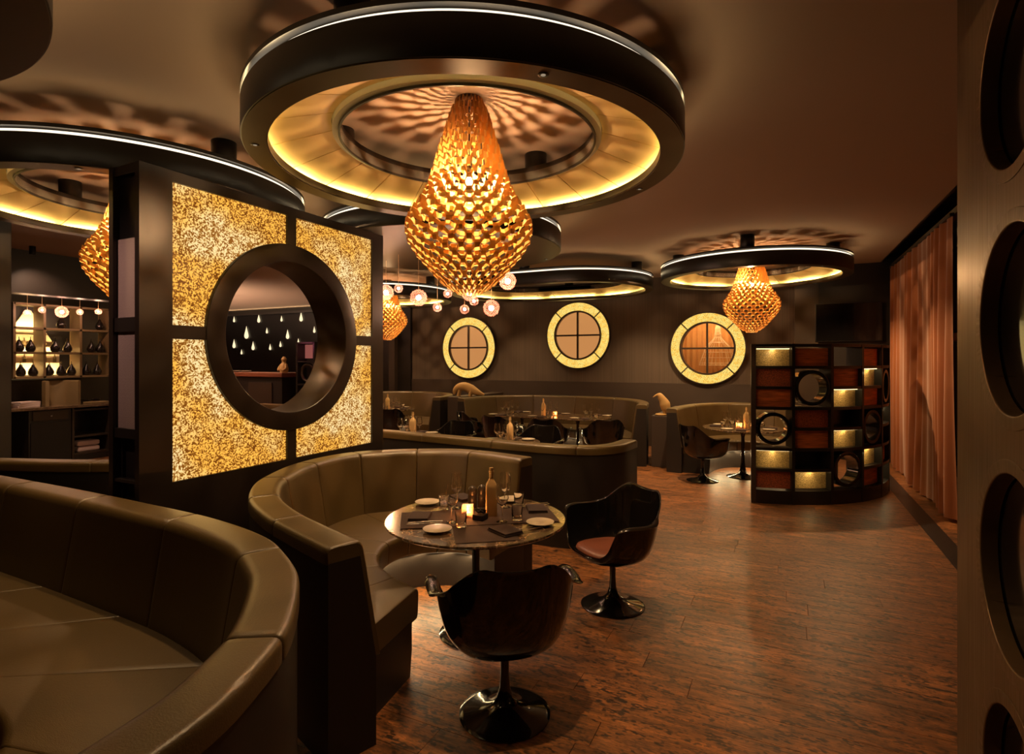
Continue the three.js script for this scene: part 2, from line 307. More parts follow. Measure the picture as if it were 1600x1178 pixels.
// ---------------------------------------------------------------- ceiling rings
function planT(Ls) { // t in 0..1 -> centre offset and outward normal of a circle or a stadium
  const per = 2 * Math.PI * 1.2, L = per + 2 * Ls;
  return (t) => {
    let s = ((t % 1) + 1) % 1 * L; const q = per / 4;
    const seg = [[q, 0, 1], [Ls, 1, 0], [2 * q, 1, 1], [Ls, 3, 0], [q, 3, 1]]; let k = 0; while (k < 4 && s > seg[k][0]) { s -= seg[k][0]; k++; }
    const base = [0, Math.PI / 2, Math.PI / 2, 1.5 * Math.PI, 1.5 * Math.PI][k], a = seg[k][2] ? base + s / 1.2 : base;
    let cx; if (k === 0) cx = Ls / 2; else if (k === 1) cx = Ls / 2 - s; else if (k === 2) cx = -Ls / 2; else if (k === 3) cx = -Ls / 2 + s; else cx = Ls / 2;
    return { x: cx, z: 0, nx: Math.cos(a), nz: Math.sin(a), s: t * L };
  };
}
function makeRing(p, q, label, { Ls = 0, disc = false, lights = 12, panels = 20, down = 1, tilt = 0.25 } = {}) {
  const o = thing('ceiling_ring', label, 'ceiling ring', p, RINGY, q, 0, 'dark round light rings hung under the ceiling');
  const P = planT(Ls), N = 160, path = [...Array(N)].map((_, i) => P(i / N));
  const L = 2 * Math.PI * 1.2 + 2 * Ls;
  part('outer_band', sweep(path, roundPoly([[1.335, 0, 0.006], [1.335, 0.188, 0.003], [1.28, 0.188], [1.28, 0.02], [1.205, 0.02], [1.205, 0.05], [1.195, 0.05], [1.195, 0, 0.004]], 2), { closed: true, crease: 0.5 }), M.ringDark, o);
  part('soffit', sweep(path, [[1.327, -0.004], [1.327, 0.001], [disc ? 0.02 : 1.203, 0.001], [disc ? 0.02 : 1.203, -0.004]], { closed: true, crease: 0.5 }), M.soffit, o, 'satin bronze underside rim');
  part('upper_lip', sweep(path, [[disc ? 0.02 : 0.80, 0.225], [1.335, 0.225], [1.335, 0.25], [disc ? 0.02 : 0.80, 0.25]], { closed: true, crease: 0.5 }), M.ringDark, o);
  part('light_strip', sweep(path, [[1.29, 0.190], [1.306, 0.190], [1.306, 0.214], [1.29, 0.214]], { closed: true, crease: 0.5 }), M.groove, o, 'thin glowing line around the outside');
  for (let i = 0; i < lights; i++) { const a = P((i + 0.5) / lights), w = L * 1.305 / 1.2 / lights * 0.97; rectLight(o, C_LED, LV.groove, w, 0.010, new THREE.Vector3(a.x + a.nx * 1.316, 0.200, a.z + a.nz * 1.316), new THREE.Vector3(a.nx * 0.6, 0.8, a.nz * 0.6)); }
  if (!disc) {
    part('cove_light_strip', sweep(path, [[1.225, 0.021], [1.25, 0.021], [1.25, 0.028], [1.225, 0.028]], { closed: true }), M.cove, o);
    for (let i = 0; i < panels; i++) {
      const sub = [...Array(9)].map((_, k) => P((i + 0.011 + 0.978 * k / 8) / panels));
      part('gold_panel', sweep(sub, [[1.272, 0.050], [0.85, 0.188], [0.85, 0.198], [1.272, 0.060]], { crease: 0.5 }), M.brass, o);
    }
    part('panel_backing', sweep(path, [[1.275, 0.061], [0.85, 0.199], [0.85, 0.206], [1.275, 0.070]], { closed: true }), M.seam, o);
    part('inner_ring', sweep(path, [[0.846, 0.155], [0.846, 0.215], [0.80, 0.215], [0.80, 0.155]], { closed: true, crease: 0.5 }), M.steel, o, 'grey metal inner ring');
    part('inner_wall', sweep(path, [[0.80, 0.14], [0.812, 0.14], [0.812, 0.25], [0.80, 0.25]], { closed: true, crease: 0.5 }), M.ringDark, o);
    for (let i = 0; i < lights; i++) { const a = P((i + 0.5) / lights), w = L * 1.237 / 1.2 / lights * 0.97; rectLight(o, C_COVE, LV.cove, w, 0.02, new THREE.Vector3(a.x + a.nx * 1.238, 0.034, a.z + a.nz * 1.238), new THREE.Vector3(-a.nx * 0.5, 0.87, -a.nz * 0.5)); }
  }
  if (down) for (let i = 0; i < 4; i++) {
    const a = P((i + 0.5) / 4), x = a.x + a.nx * 1.266, z = a.z + a.nz * 1.266, d = part('downlight', lathe([[0.012, -0.006], [0.024, -0.006], [0.024, 0.0], [0.012, 0.0], [0.012, -0.006]], 16).translate(x, 0, z), M.black, o);
    part('downlight_lens', new THREE.CylinderGeometry(0.011, 0.011, 0.002, 12).translate(x, -0.0055, z), M.lens, d);
    const sp = new THREE.SpotLight(new THREE.Color().setRGB(1, 0.64, 0.31), down * LV.down, 0, 0.95, 0.9); sp.position.set(x, -0.009, z); sp.target.position.set(x + a.nx * tilt, -3, z + a.nz * tilt); sp.castShadow = true; sp.shadow.radius = 1; sp.name = 'downlight_beam'; o.add(sp, sp.target);
  }
  for (const [dx, dz] of [[0, 1.08], [0, -1.08], [1.08 + Ls / 2, 0], [-1.08 - Ls / 2, 0]]) part('standoff', lathe([[0, 0.25], [0.09, 0.25], [0.09, CEIL - RINGY], [0, CEIL - RINGY]], 24).translate(dx, 0, dz), M.black, o);
  return o;
}
makeRing(3.12, -1.83, 'large ring in the foreground around the biggest gold chandelier', { lights: 16, down: 1.0, tilt: 1.1 });
makeRing(9.24, -0.44, 'ring above the curved lit screen beside the orange curtain', { lights: 10, down: 3.0, tilt: 0.9 });
makeRing(9.55, -3.9, 'long oval ring above the big oval table by the middle porthole', { Ls: 1.1, lights: 10, panels: 28 });
makeRing(9.4, -7.5, 'far ring above the small chandelier beside the glowing gold partition', { lights: 8 });
makeRing(5.4, -3.5, 'closed disc from which the cluster of crystal ball pendants hangs', { disc: true, lights: 10 });
makeRing(2.9, -4.98, 'ring behind the top of the glowing gold partition', { lights: 12, down: 0.5 });
makeRing(-0.1, -3.0, 'dark closed disc cut off by the top left corner of the picture', { disc: true, lights: 10, down: 0.05 });

// ---------------------------------------------------------------- chandeliers of waved veneer bands
const CHP = [[0.078, 1.24], [0.125, 1.13], [0.155, 1.03], [0.195, 0.905], [0.232, 0.775], [0.278, 0.65], [0.365, 0.52], [0.405, 0.43], [0.392, 0.325], [0.338, 0.235], [0.248, 0.13], [0.175, 0.055], [0.085, 0.0]];
function makeChandelier() {
  const o = thing('veneer_chandelier', '', 'chandelier', 0, 0, 0, 0, 'gold chandeliers of waved bands');
  const c = new THREE.CatmullRomCurve3(CHP.map(([r, y]) => new THREE.Vector3(r, y, 0))), T = 27, n = 22;
  for (let k = 0; k < T; k++) {
    const a = c.getPointAt((k + 0.5) / T), tg = c.getTangentAt((k + 0.5) / T), R = a.x - 0.012, Y = a.y, S = n * 4, pos = [];
    const amp = (Y > 0.62 ? 0.017 : 0.010) + 0.022 * R, hw = Y > 0.72 ? 0.0225 : 0.0150, ph = (k & 1) * 0.5;
    const ax = -tg.x * 0.5, ay = -tg.y, l = Math.hypot(ax, ay), pts = [];
    // each period: flat outer facet, slope, flat inner facet, slope
    const U = [0, 0.30, 0.5, 0.80], Wv = [1, 1, -1, -1];
    for (let i = 0; i <= n * 4; i++) {
      const c4 = i % 4, f = (Math.floor(i / 4) + U[c4] + ph) / n * 2 * Math.PI, w = Wv[c4], r = R + amp * w, y = Y + 0.0125 * w + (rnd() - 0.5) * 0.004;
      const e = 0.004 * (rnd() - 0.5);
      pts.push([[(r + ax / l * hw + e) * Math.cos(f), y + ay / l * hw, (r + ax / l * hw + e) * Math.sin(f)], [(r - ax / l * hw - e) * Math.cos(f), y - ay / l * hw, (r - ax / l * hw - e) * Math.sin(f)]]);
    }
    pts[n * 4] = pts[0];
    for (let i = 0; i < S; i++) { let [A, B] = pts[i], [D, E] = pts[i + 1]; if (Y > 0.72 && i % 4 === 3) { const lp = (m, w) => m.map((x, j) => x + (w[j] - x) * 0.22); pos.push(...A, ...lp(A, B), ...lp(D, E), ...A, ...lp(D, E), ...D); continue; } pos.push(...A, ...B, ...E, ...A, ...E, ...D); }
    part('veneer_band', fromTris(pos, null, 0.3), M.veneer, o);
  }
  part('ceiling_cap', lathe([[0, 1.255], [0.085, 1.255], [0.085, 1.225], [0.05, 1.22], [0, 1.22]], 24), M.cap, o);
  part('cable', new THREE.CylinderGeometry(0.004, 0.004, 0.42, 6).translate(0, 1.02, 0), M.black, o);
  part('lamp_holder', lathe([[0, 0.82], [0.018, 0.82], [0.018, 0.76], [0, 0.76]], 12), M.black, o);
  part('light_bulb', new THREE.SphereGeometry(0.030, 16, 12).translate(0, 0.72, 0), M.bulb, o);
  pointLight(o, C_BULB, LV.bulb, 0, 0.72, 0, 0.7);
  return o;
}
const chand = makeChandelier(); const CHY = CEIL - 1.255;
chand.position.copy(V(3.12, CHY, -1.83)); chand.userData.label = 'largest gold chandelier hanging over the front round table';
copy(chand, 9.24, CHY, -0.44, 0.3, 'small gold chandelier hanging in front of the right porthole', 'gold chandeliers of waved bands');
copy(chand, 9.4, CHY, -7.5, 0.7, 'distant gold chandelier half hidden by the glowing partition, near the ball pendants', 'gold chandeliers of waved bands');
copy(chand, 2.9, CHY, -4.98, 0.5, 'gold chandelier at the left, cut by the tall dark partition end', 'gold chandeliers of waved bands');

// ---------------------------------------------------------------- crystal ball pendants
function makeBall(r) {
  const o = thing('ball_pendant', '', 'pendant', 0, 0, 0, 0, 'crystal ball pendants'), geos = [], n = r > 0.07 ? 300 : 150;
  for (let i = 0; i < n; i++) { const y = 1 - 2 * (i + 0.5) / n, f = i * 2.39996, s = Math.sqrt(1 - y * y), k = r * (0.86 + 0.14 * rnd()); geos.push(new THREE.OctahedronGeometry(r * 0.085).translate(s * Math.cos(f) * k, y * k, s * Math.sin(f) * k)); }
  const b = part('crystal_beads', merge(geos), M.crystal, o); b.userData.kind = 'stuff';
  part('light_bulb', new THREE.SphereGeometry(r * 0.34, 12, 8), M.ballBulb, o);
  pointLight(o, C_BALL, LV.ball, 0, 0, 0, 1);
  return o;
}
{
  const small = makeBall(0.052), big = makeBall(0.095); let us = 0, ub = 0;
  const list = [[5.52, -4.43, 2.59, 1, 'large crystal ball lamp cut by the edge of the gold partition'], [5.26, -4.04, 2.59, 0, 'small bright crystal lamp nearest the gold partition edge'], [5.28, -3.77, 2.47, 1, 'large crystal ball lamp left of the chandelier tip'], [5.29, -3.52, 2.35, 0, 'small bright crystal lamp hanging lowest left of the chandelier tip'], [5.6, -3.58, 2.54, 0, 'small crystal lamp touching the left of the chandelier tip'], [5.97, -3.5, 2.58, 1, 'large crystal ball lamp hidden behind the chandelier tip'], [5.39, -3.1, 2.41, 0, 'small bright crystal lamp just right below the chandelier tip'], [5.17, -3.09, 2.3, 0, 'small dim crystal lamp hanging lowest below the chandelier tip'], [5.65, -3.02, 2.35, 1, 'large crystal ball lamp above the left porthole'], [5.55, -2.76, 2.63, 1, 'large crystal ball lamp highest and rightmost of the cluster'], [4.66, -11.0, 2.52, 0, 'bright crystal lamp at the far left of the lit wall shelf'], [4.86, -11.0, 2.58, 0, 'second crystal lamp in front of the lit wall shelf'], [5.14, -11.0, 2.57, 1, 'large crystal ball lamp before the middle of the wall shelf'], [5.41, -11.0, 2.59, 0, 'fourth crystal lamp in front of the lit wall shelf'], [5.7, -11.0, 2.62, 0, 'rightmost crystal lamp in front of the lit wall shelf']];
  for (const [p, q, y, B, label] of list) {
    let o; if (B ? ub++ : us++) o = copy(B ? big : small, p, y, q, p * 3, label, 'crystal ball pendants'); else { o = B ? big : small; o.position.copy(V(p, y, q)); o.userData.label = label; }
    for (const c of [...o.children]) if (c.name === 'cable') o.remove(c);
    const h = (q < -8 ? CEIL : RINGY - 0.004) - y; part('cable', new THREE.CylinderGeometry(0.0022, 0.0022, h, 5).translate(0, h / 2, 0), M.wire, o);
  }
}

// ---------------------------------------------------------------- glowing gold partition with a round opening
{
  const o = thing('gold_partition', 'tall dark partition with four glowing gold-fleck panels around a round opening', 'partition', 3.255, 0, -3.72);
  // local x = q, local z = -p ; frame face on +x side
  const X1 = 0.16, X0 = -0.16, HW = 1.135, TOP = 2.98, cy = 1.935, R = 0.60, RO = 0.745, gh = 0.975;
  const shapeHole = (w0, w1, y0, y1, r) => { const s = new THREE.Shape(); s.moveTo(w0, y0); s.lineTo(w1, y0); s.lineTo(w1, y1); s.lineTo(w0, y1); s.closePath(); if (r) { const h = new THREE.Path(); h.absarc(0, cy, r, 0, Math.PI * 2, true); s.holes.push(h); } return s; };
  const ext = (s, d, x) => new THREE.ExtrudeGeometry(s, { depth: d, bevelEnabled: false, curveSegments: 64 }).rotateY(Math.PI / 2).translate(x, 0, 0);
  part('core', ext(shapeHole(-HW + 0.02, HW - 0.02, 0, TOP, RO - 0.02), 0.20, -0.10), M.dark, o);
  for (const sx of [-1, 1]) {
    const x = sx > 0 ? 0.10 : -0.16;
    // face frame, built from flat members
    const f = (name, z0, z1, y0, y1) => part(name, box(0.06, y1 - y0, z1 - z0, x + 0.03, (y0 + y1) / 2, (z0 + z1) / 2), M.frame, o);
    f('top_rail', -HW, HW, cy + gh, TOP); f('bottom_rail', -HW, HW, 0, cy - gh);
    f('stile', -HW, -gh, cy - gh, cy + gh); f('stile', gh, HW, cy - gh, cy + gh);
    f('muntin', -gh, -RO + 0.005, cy - 0.045, cy + 0.045); f('muntin', RO - 0.005, gh, cy - 0.045, cy + 0.045);
    f('muntin', -0.045, 0.045, cy + RO - 0.005, cy + gh); f('muntin', -0.045, 0.045, cy - gh, cy - RO + 0.005);
    // glowing quadrants
    for (const a of [-1, 1]) for (const b of [-1, 1]) {
      const s = new THREE.Shape(), e = 0.045, ang = Math.asin(e / RO), k = Math.sqrt(RO * RO - e * e);
      const P = (u, v) => [u * a, cy + v * b];
      s.moveTo(...P(e, gh)); s.lineTo(...P(gh, gh)); s.lineTo(...P(gh, e)); s.lineTo(...P(k, e));
      for (let i = 1; i <= 20; i++) { const t = ang + (Math.PI / 2 - 2 * ang) * i / 20; s.lineTo(...P(RO * Math.cos(t), RO * Math.sin(t))); }
      s.closePath();
      const g = ext(s, 0.012, sx > 0 ? 0.128 : -0.14), ps = g.attributes.position, uv = g.attributes.uv;
      for (let i = 0; i < ps.count; i++) uv.setXY(i, ps.getZ(i) / 1.93 + 0.5, (ps.getY(i) - cy) / 1.93 + 0.5);
      part('gold_light_panel', g, M.glitter, o, 'backlit gold-fleck panel');
      rectLight(o, [1, 0.66, 0.24], LV.panel * 0.9, 0.40, 0.40, new THREE.Vector3(sx * 0.165, cy + b * 0.74, a * 0.74), new THREE.Vector3(sx, 0, 0));
    }
  }
  // round tube
  const ringPath = [...Array(97)].map((_, i) => i / 96 * 2 * Math.PI);
  const pos = []; const prof = roundPoly([[RO, -0.17, 0.008], [RO, 0.17, 0.008], [R, 0.175, 0.01], [R, -0.175, 0.01]], 3);
  for (let i = 0; i < 96; i++) for (let j = 0; j < prof.length; j++) { const f = (t, [r, x]) => [x, cy + r * Math.sin(t), r * Math.cos(t)]; const a = f(ringPath[i], prof[j]), b = f(ringPath[i + 1], prof[j]), c = f(ringPath[i + 1], prof[(j + 1) % prof.length]), d = f(ringPath[i], prof[(j + 1) % prof.length]); pos.push(...a, ...b, ...c, ...a, ...c, ...d); }
  part('porthole_tube', fromTris(pos, null, 0.6), M.frame, o);
  // end cladding towards the camera: frame with woven insets
  const zE = HW;
  for (const s of [-1, 1]) part('end_stile', box(0.045, TOP, 0.05, s * 0.1375, TOP / 2, zE + 0.024), M.frame, o);
  for (const [y0, y1] of [[2.92, 2.98], [1.93, 2.02], [1.26, 1.32], [0.98, 1.0], [0.0, 0.16]]) part('end_rail', box(0.23, y1 - y0, 0.04, 0, (y0 + y1) / 2, zE + 0.02), M.dark, o);
  part('end_recess', box(0.23, 1.0, 0.01, 0, 2.46, zE + 0.006), M.black, o);
  for (const [y0, y1] of [[2.02, 2.52], [1.32, 1.93]]) { const g = box(0.215, y1 - y0, 0.012, 0, (y0 + y1) / 2, zE + 0.016); part('woven_inset', g, M.weave, o); }
}
solo('dark_pillar', rbox(0.34, CEIL - 0.01, 0.9, 0.01, 0, CEIL / 2, 0), M.dark, 'plain dark pillar at the left edge of the picture', 'pillar', 2.42, 0, -7.25);

// ---------------------------------------------------------------- upholstered booths
function makeBooth(label, pts, cp, cq, { h = 0.95, lean = 0.09, seatD = 0.86, seg = 0.95, led = true, k = 0.62, inner } = {}) {
  const op = cp, oq = cq, o = thing('curved_booth', label, 'booth', op, 0, oq, 0, 'upholstered booths'), path = planPath(pts, cp, cq, op, oq, 0.045);
  const ic = inner && new THREE.CatmullRomCurve3(inner.map(([p, q]) => new THREE.Vector3(q - oq, 0, -(p - op))), false, 'centripetal');
  const LL = path[path.length - 1].s;
  const toSeat = (P) => { let ix, iz; if (ic) { const v = ic.getPointAt(Math.min(1, Math.max(0, P.s / LL))); ix = v.x - P.x; iz = v.z - P.z; } else { ix = -P.x * k; iz = -P.z * k; } return { ...P, nx: ix / seatD, nz: iz / seatD }; };
  const L = path[path.length - 1].s, n = Math.max(2, Math.round(L / seg));
  part('outer_shell', sweep(path, [[0.008, 0.0], [0.008, h - 0.07], [0.16, h - 0.07], [0.24, 0.40], [0.24, 0.0]]), M.booth, o, 'plain dark outer back');
  part('plinth', sweep(path.map(toSeat), [[0.20, 0.0], [0.20, 0.30], [seatD - 0.09, 0.30], [seatD - 0.09, 0.14], [seatD - 0.11, 0.0]]), M.booth, o);
  const back = roundPoly([[0, h - 0.075], [0, h, 0.03], [0.175, h, 0.045], [0.175 + lean, 0.40], [0.15, 0.40], [0.10, h - 0.075]], 4);
  const seat = roundPoly([[0.20, 0.285], [0.20, 0.455, 0.02], [seatD, 0.455, 0.05], [seatD - 0.015, 0.285, 0.02]], 4);
  const between = (a, b) => path.filter((P) => P.s >= a - 1e-6 && P.s <= b + 1e-6);
  const at = (s) => { let i = 0; while (i < path.length - 2 && path[i + 1].s < s) i++; const A = path[i], B = path[i + 1], t = (s - A.s) / (B.s - A.s); const nx = A.nx + (B.nx - A.nx) * t, nz = A.nz + (B.nz - A.nz) * t, l = Math.hypot(nx, nz); return { x: A.x + (B.x - A.x) * t, z: A.z + (B.z - A.z) * t, nx: nx / l, nz: nz / l, s }; };
  for (let i = 0; i < n; i++) {
    const a = i / n * L + 0.0015, b = (i + 1) / n * L - 0.0015, ins = [0.009, 0.003, 0], e = [0, 0.004, 0.013];
    const sub = [...e.map((d) => at(a + d)), ...between(a + 0.02, b - 0.02), ...e.slice().reverse().map((d) => at(b - d))], m = sub.length;
    const inset = (k) => (k < 3 ? ins[k] : k > m - 4 ? ins[m - 1 - k] : 0);
    part('back_cushion', sweep(sub, back, { inset, crease: 0.9 }), M.leather, o);
    part('seat_cushion', sweep(sub.map(toSeat), seat, { inset, crease: 0.9 }), M.leather, o);
  }
  if (led) {
    const mid = path.filter((P) => P.s > 0.25 && P.s < L - 0.25).map(toSeat);
    part('seat_light_strip', sweep(mid, [[seatD - 0.085, 0.270], [seatD - 0.065, 0.270], [seatD - 0.065, 0.278], [seatD - 0.085, 0.278]]), M.seatLed, o);
    const K = 8; for (let i = 0; i < K; i++) { const s = 0.3 + (L - 0.6) * (i + 0.5) / K, P = toSeat(at(s)); rectLight(o, C_LED, LV.seat, 0.22, 0.03, new THREE.Vector3(P.x + P.nx * (seatD - 0.07), 0.262, P.z + P.nz * (seatD - 0.07)), new THREE.Vector3(P.nx * 0.3, -0.95, P.nz * 0.3)); }
  }
  return o;
}
const B1 = [[1.782, -1.747], [1.905, -2.10], [2.02, -2.40], [2.24, -2.80], [2.54, -3.12], [2.76, -3.26], [3.10, -3.41], [3.48, -3.46], [3.78, -3.40], [4.03, -3.2], [4.26, -2.87], [4.35, -2.6], [4.34, -2.3], [4.25, -1.88]];
makeBooth('curved leather booth wrapped around the front round table', B1, 3.15, -1.95, { seg: 0.62 });
makeBooth('near leather booth filling the lower left corner of the picture', [[1.93, -7.0], [1.94, -5.9], [1.945, -4.9], [1.945, -3.93], [1.925, -3.23], [1.887, -2.56], [1.79, -2.10], [1.679, -1.867], [1.555, -1.667], [1.455, -1.555], [1.292, -1.402], [1.18, -1.317], [1.007, -1.23], [0.868, -1.177], [0.66, -1.145], [0.35, -1.13]], 0.6, -3.4, { seg: 0.82, led: false, seatD: 0.90, inner: [[1.03, -7.0], [1.03, -5.0], [1.03, -3.4], [1.02, -2.75], [0.96, -2.45], [0.82, -2.27], [0.6, -2.17], [0.35, -2.12]] });
makeBooth('booth whose dark curved back stands just behind the front round table', [[5.08, -6.2], [5.06, -5.2], [5.03, -4.2], [4.97, -3.5], [4.90, -2.76], [4.85, -2.22], [4.86, -1.83], [4.95, -1.55], [5.2, -1.38], [5.6, -1.32]], 6.4, -3.8, { led: false, inner: [[5.95, -6.2], [5.92, -4.2], [5.85, -3.0], [5.82, -2.5], [5.84, -2.3], [5.9, -2.15]] });
makeBooth('curved booth by the right porthole behind the curved screen', [[8.93, -1.66], [9.4, -1.60], [10.1, -1.40], [10.6, -0.95], [10.75, -0.4], [10.6, 0.1], [10.1, 0.5], [9.5, 0.68], [9.1, 0.70]], 9.1, -0.5, { h: 1.0 });
makeBooth('long dark booth around the big oval table under the middle porthole', [[9.2, -2.02], [9.9, -2.15], [10.5, -2.5], [10.85, -3.1], [10.95, -3.85], [10.85, -4.6], [10.5, -5.25], [9.9, -5.6], [9.3, -5.72]], 9.3, -3.87, { h: 1.02 });
makeBooth('far left booth below and left of the left porthole', [[9.35, -6.15], [9.9, -6.25], [10.5, -6.6], [10.85, -7.1], [10.95, -7.6], [10.8, -8.2], [10.3, -8.7], [9.6, -8.9]], 9.3, -7.5, { h: 1.02 });
makeBooth('booth arm glimpsed behind the near booth left of the gold partition', B1.map(([p, q]) => [p + 0.35, -7.5 - q]), 3.5, -5.6, { seg: 0.9 });
solo('divider_ledge', rbox(0.28, 0.84, 2.2, 0.01, 0, 0.42, 0), M.dado, 'low dark ledge between the oval table booth and the right booth', 'ledge', 10.35, 0, -1.82);
solo('divider_ledge', rbox(0.30, 1.02, 1.9, 0.01, 0, 0.51, 0), M.dado, 'low ledge between the far left booth and the oval table booth', 'ledge', 10.45, 0, -5.93);

// ---------------------------------------------------------------- tables
const pedestal = (H, r) => lathe([[0, 0], [r, 0], [r, 0.006], [r * 0.86, 0.014], [r * 0.5, 0.03], [r * 0.25, 0.06], [0.04, 0.12], [0.028, 0.22], [0.024, 0.40], [0.026, H - 0.12], [0.045, H - 0.03], [0.10, H], [0, H]], 40);
function discTop(r, Ls = 0) { const P = planT(Ls), N = 96, path = [...Array(N)].map((_, i) => P(i / N)); const g = sweep(path, [[0.001, 0.72], [r - 0.012, 0.72], [r - 0.002, 0.727], [r, 0.733], [r - 0.003, 0.74], [0.001, 0.74]], { closed: true, crease: 0.5 }); const ps = g.attributes.position, uv = g.attributes.uv; for (let i = 0; i < ps.count; i++) uv.setXY(i, ps.getX(i), ps.getZ(i)); return g; }
const strip = (w, l, turn, y) => box(w, 0.003, l, 0, y, 0).rotateY(turn);
function roundTable(label, p, q, r = 0.575, runner = true) {
  const o = thing('pedestal_table', label, 'table', p, 0, q, 0, 'round pedestal tables');
  part('table_top', discTop(r), M.marble, o, 'dark veined marble top'); part('pedestal', pedestal(0.72, 0.235), M.gloss, o);
  return o;
}
roundTable('front round marble table laid for four with a candle', 3.12, -1.78);
roundTable('round laid table behind the left end of the curved screen', 9.05, -0.55);
roundTable('far left round laid table beside the gold partition edge', 9.4, -7.5);
roundTable('round laid table with a wooden bottle behind the second booth', 6.2, -3.1, 0.42);
roundTable('round laid table behind the second booth, nearest the gold partition', 6.2, -4.57, 0.42);
roundTable('round table with one wine glass left of the gold partition', 3.5, -5.55);
{
  const o = thing('oval_table', 'big oval table laid with many glasses under the middle porthole', 'table', 9.5, 0, -3.87);
  part('table_top', discTop(0.5, 1.3), M.marble, o); for (const s of [-1, 1]) part('pedestal', pedestal(0.72, 0.24).translate(s * 0.55, 0, 0), M.gloss, o);
}

// ---------------------------------------------------------------- tableware
const GL = {
  wine: lathe([[0.0, 0.0], [0.036, 0.0], [0.0365, 0.002], [0.007, 0.007], [0.004, 0.02], [0.004, 0.085], [0.009, 0.097], [0.030, 0.118], [0.0405, 0.145], [0.037, 0.185], [0.031, 0.236], [0.0297, 0.236], [0.0357, 0.185], [0.0392, 0.145], [0.029, 0.120], [0.008, 0.101], [0.0, 0.099]], 32),
  tumbler: lathe([[0, 0.001], [0.030, 0.001], [0.033, 0.004], [0.036, 0.095], [0.034, 0.095], [0.030, 0.018], [0, 0.016]], 28),
  plate: lathe([[0, 0.006], [0.05, 0.006], [0.058, 0.004], [0.085, 0.013], [0.086, 0.015], [0.058, 0.010], [0.0, 0.009]], 36),
};
const napGeo = () => merge([rbox(0.13, 0.005, 0.18, 0.0024, 0, 0.0025, 0), rbox(0.126, 0.006, 0.176, 0.0028, 0.001, 0.008, 0), rbox(0.124, 0.006, 0.172, 0.0028, 0, 0.014, 0.001)]);
const knifeGeo = merge([rbox(0.009, 0.004, 0.105, 0.0018, 0, 0.003, 0.055), loft([[0, 0.003, 0.0, 0.004, 0.001], [0.001, 0.003, -0.05, 0.0085, 0.001], [0.001, 0.003, -0.095, 0.007, 0.001], [-0.002, 0.003, -0.115, 0.001, 0.001]], 8, 3)]);
const forkGeo = merge([loft([[0, 0.003, 0.11, 0.005, 0.0015], [0, 0.005, 0.05, 0.0035, 0.0015], [0, 0.007, -0.02, 0.0028, 0.0014], [0, 0.004, -0.045, 0.010, 0.001], [0, 0.004, -0.06, 0.0095, 0.001]], 8, 3), ...[-0.0075, -0.0025, 0.0025, 0.0075].map((x) => rbox(0.0022, 0.0016, 0.045, 0.0007, x, 0.005, -0.08, 1))]);
const mats = {};
function put(kind, geo, mat, label, cat, p, q, turn, group, y = 0.7435) { return solo(kind, geo, mat, label, cat, p, y, q, turn, group); }
function makeWine(label, p, q, group, y = 0.7435) { return put('wine_glass', GL.wine, M.glass, label, 'wine glass', p, q, rnd() * 6, group, y); }
function makeTum(label, p, q, group, y = 0.7435) { return put('water_tumbler', GL.tumbler, M.glass, label, 'tumbler', p, q, rnd() * 6, group, y); }
const bottleGeo = () => { // square-shouldered wooden bottle
  const prof = [[0.036, 0], [0.037, 0.003], [0.037, 0.175], [0.033, 0.198], [0.019, 0.228], [0.0145, 0.240], [0.0145, 0.272], [0.017, 0.274], [0.017, 0.286], [0.001, 0.288]], pos = [], n = 16;
  const SQ = [[1, 0.82], [0.82, 1], [-0.82, 1], [-1, 0.82], [-1, -0.82], [-0.82, -1], [0.82, -1], [1, -0.82]].flatMap((c, i, A) => { const d = A[(i + 1) % 8]; return [c, [(c[0] + d[0]) / 2, (c[1] + d[1]) / 2]]; });
  const P = (k, [r, y]) => { const c = SQ[((k % n) + n) % n], l = Math.hypot(...c); const m = y < 0.2 ? 1 : y < 0.23 ? 0.5 : 0, q = m + (1 - m) / l; return [r * c[0] * q, y, r * c[1] * q]; };
  for (let j = 0; j < prof.length - 1; j++) for (let k = 0; k < n; k++) pos.push(...P(k, prof[j]), ...P(k + 1, prof[j + 1]), ...P(k + 1, prof[j]), ...P(k, prof[j]), ...P(k, prof[j + 1]), ...P(k + 1, prof[j + 1]));
  return fromTris(pos, null, 0.35);
};
const BG = bottleGeo();
function makeBottle(label, p, q, turn, y = 0.7435) { const o = thing('wooden_bottle', label, 'bottle', p, y, q, turn, 'square wooden bottles on the tables'); part('bottle_body', BG, M.bottle, o); part('stopper', new THREE.CylinderGeometry(0.0135, 0.0145, 0.022, 16).translate(0, 0.296, 0), M.sculpt, o); return o; }
function makeCandle(label, p, q, y = 0.7435, turn = 0) {
  const o = thing('candle_holder', label, 'candle', p, y, q, turn, 'square glass candle holders');
  for (const [w, d, x, z] of [[0.07, 0.006, 0, 0.032], [0.07, 0.006, 0, -0.032], [0.006, 0.058, 0.032, 0], [0.006, 0.058, -0.032, 0]]) part('glass_side', box(w, 0.075, d, x, 0.0375, z), M.candleGlass, o);
  part('glass_floor', box(0.058, 0.012, 0.058, 0, 0.006, 0), M.candleGlass, o);
  part('tea_light', new THREE.CylinderGeometry(0.019, 0.019, 0.016, 20).translate(0, 0.021, 0), M.china, o);
  part('candle_flame', lathe([[0, 0], [0.005, 0.005], [0.0065, 0.012], [0.003, 0.024], [0, 0.034]], 12).translate(0, 0.031, 0), M.flame, o);
  pointLight(o, [1, 0.5, 0.2], LV.candle, 0, 0.044, 0, 0.3);
  return o;
}
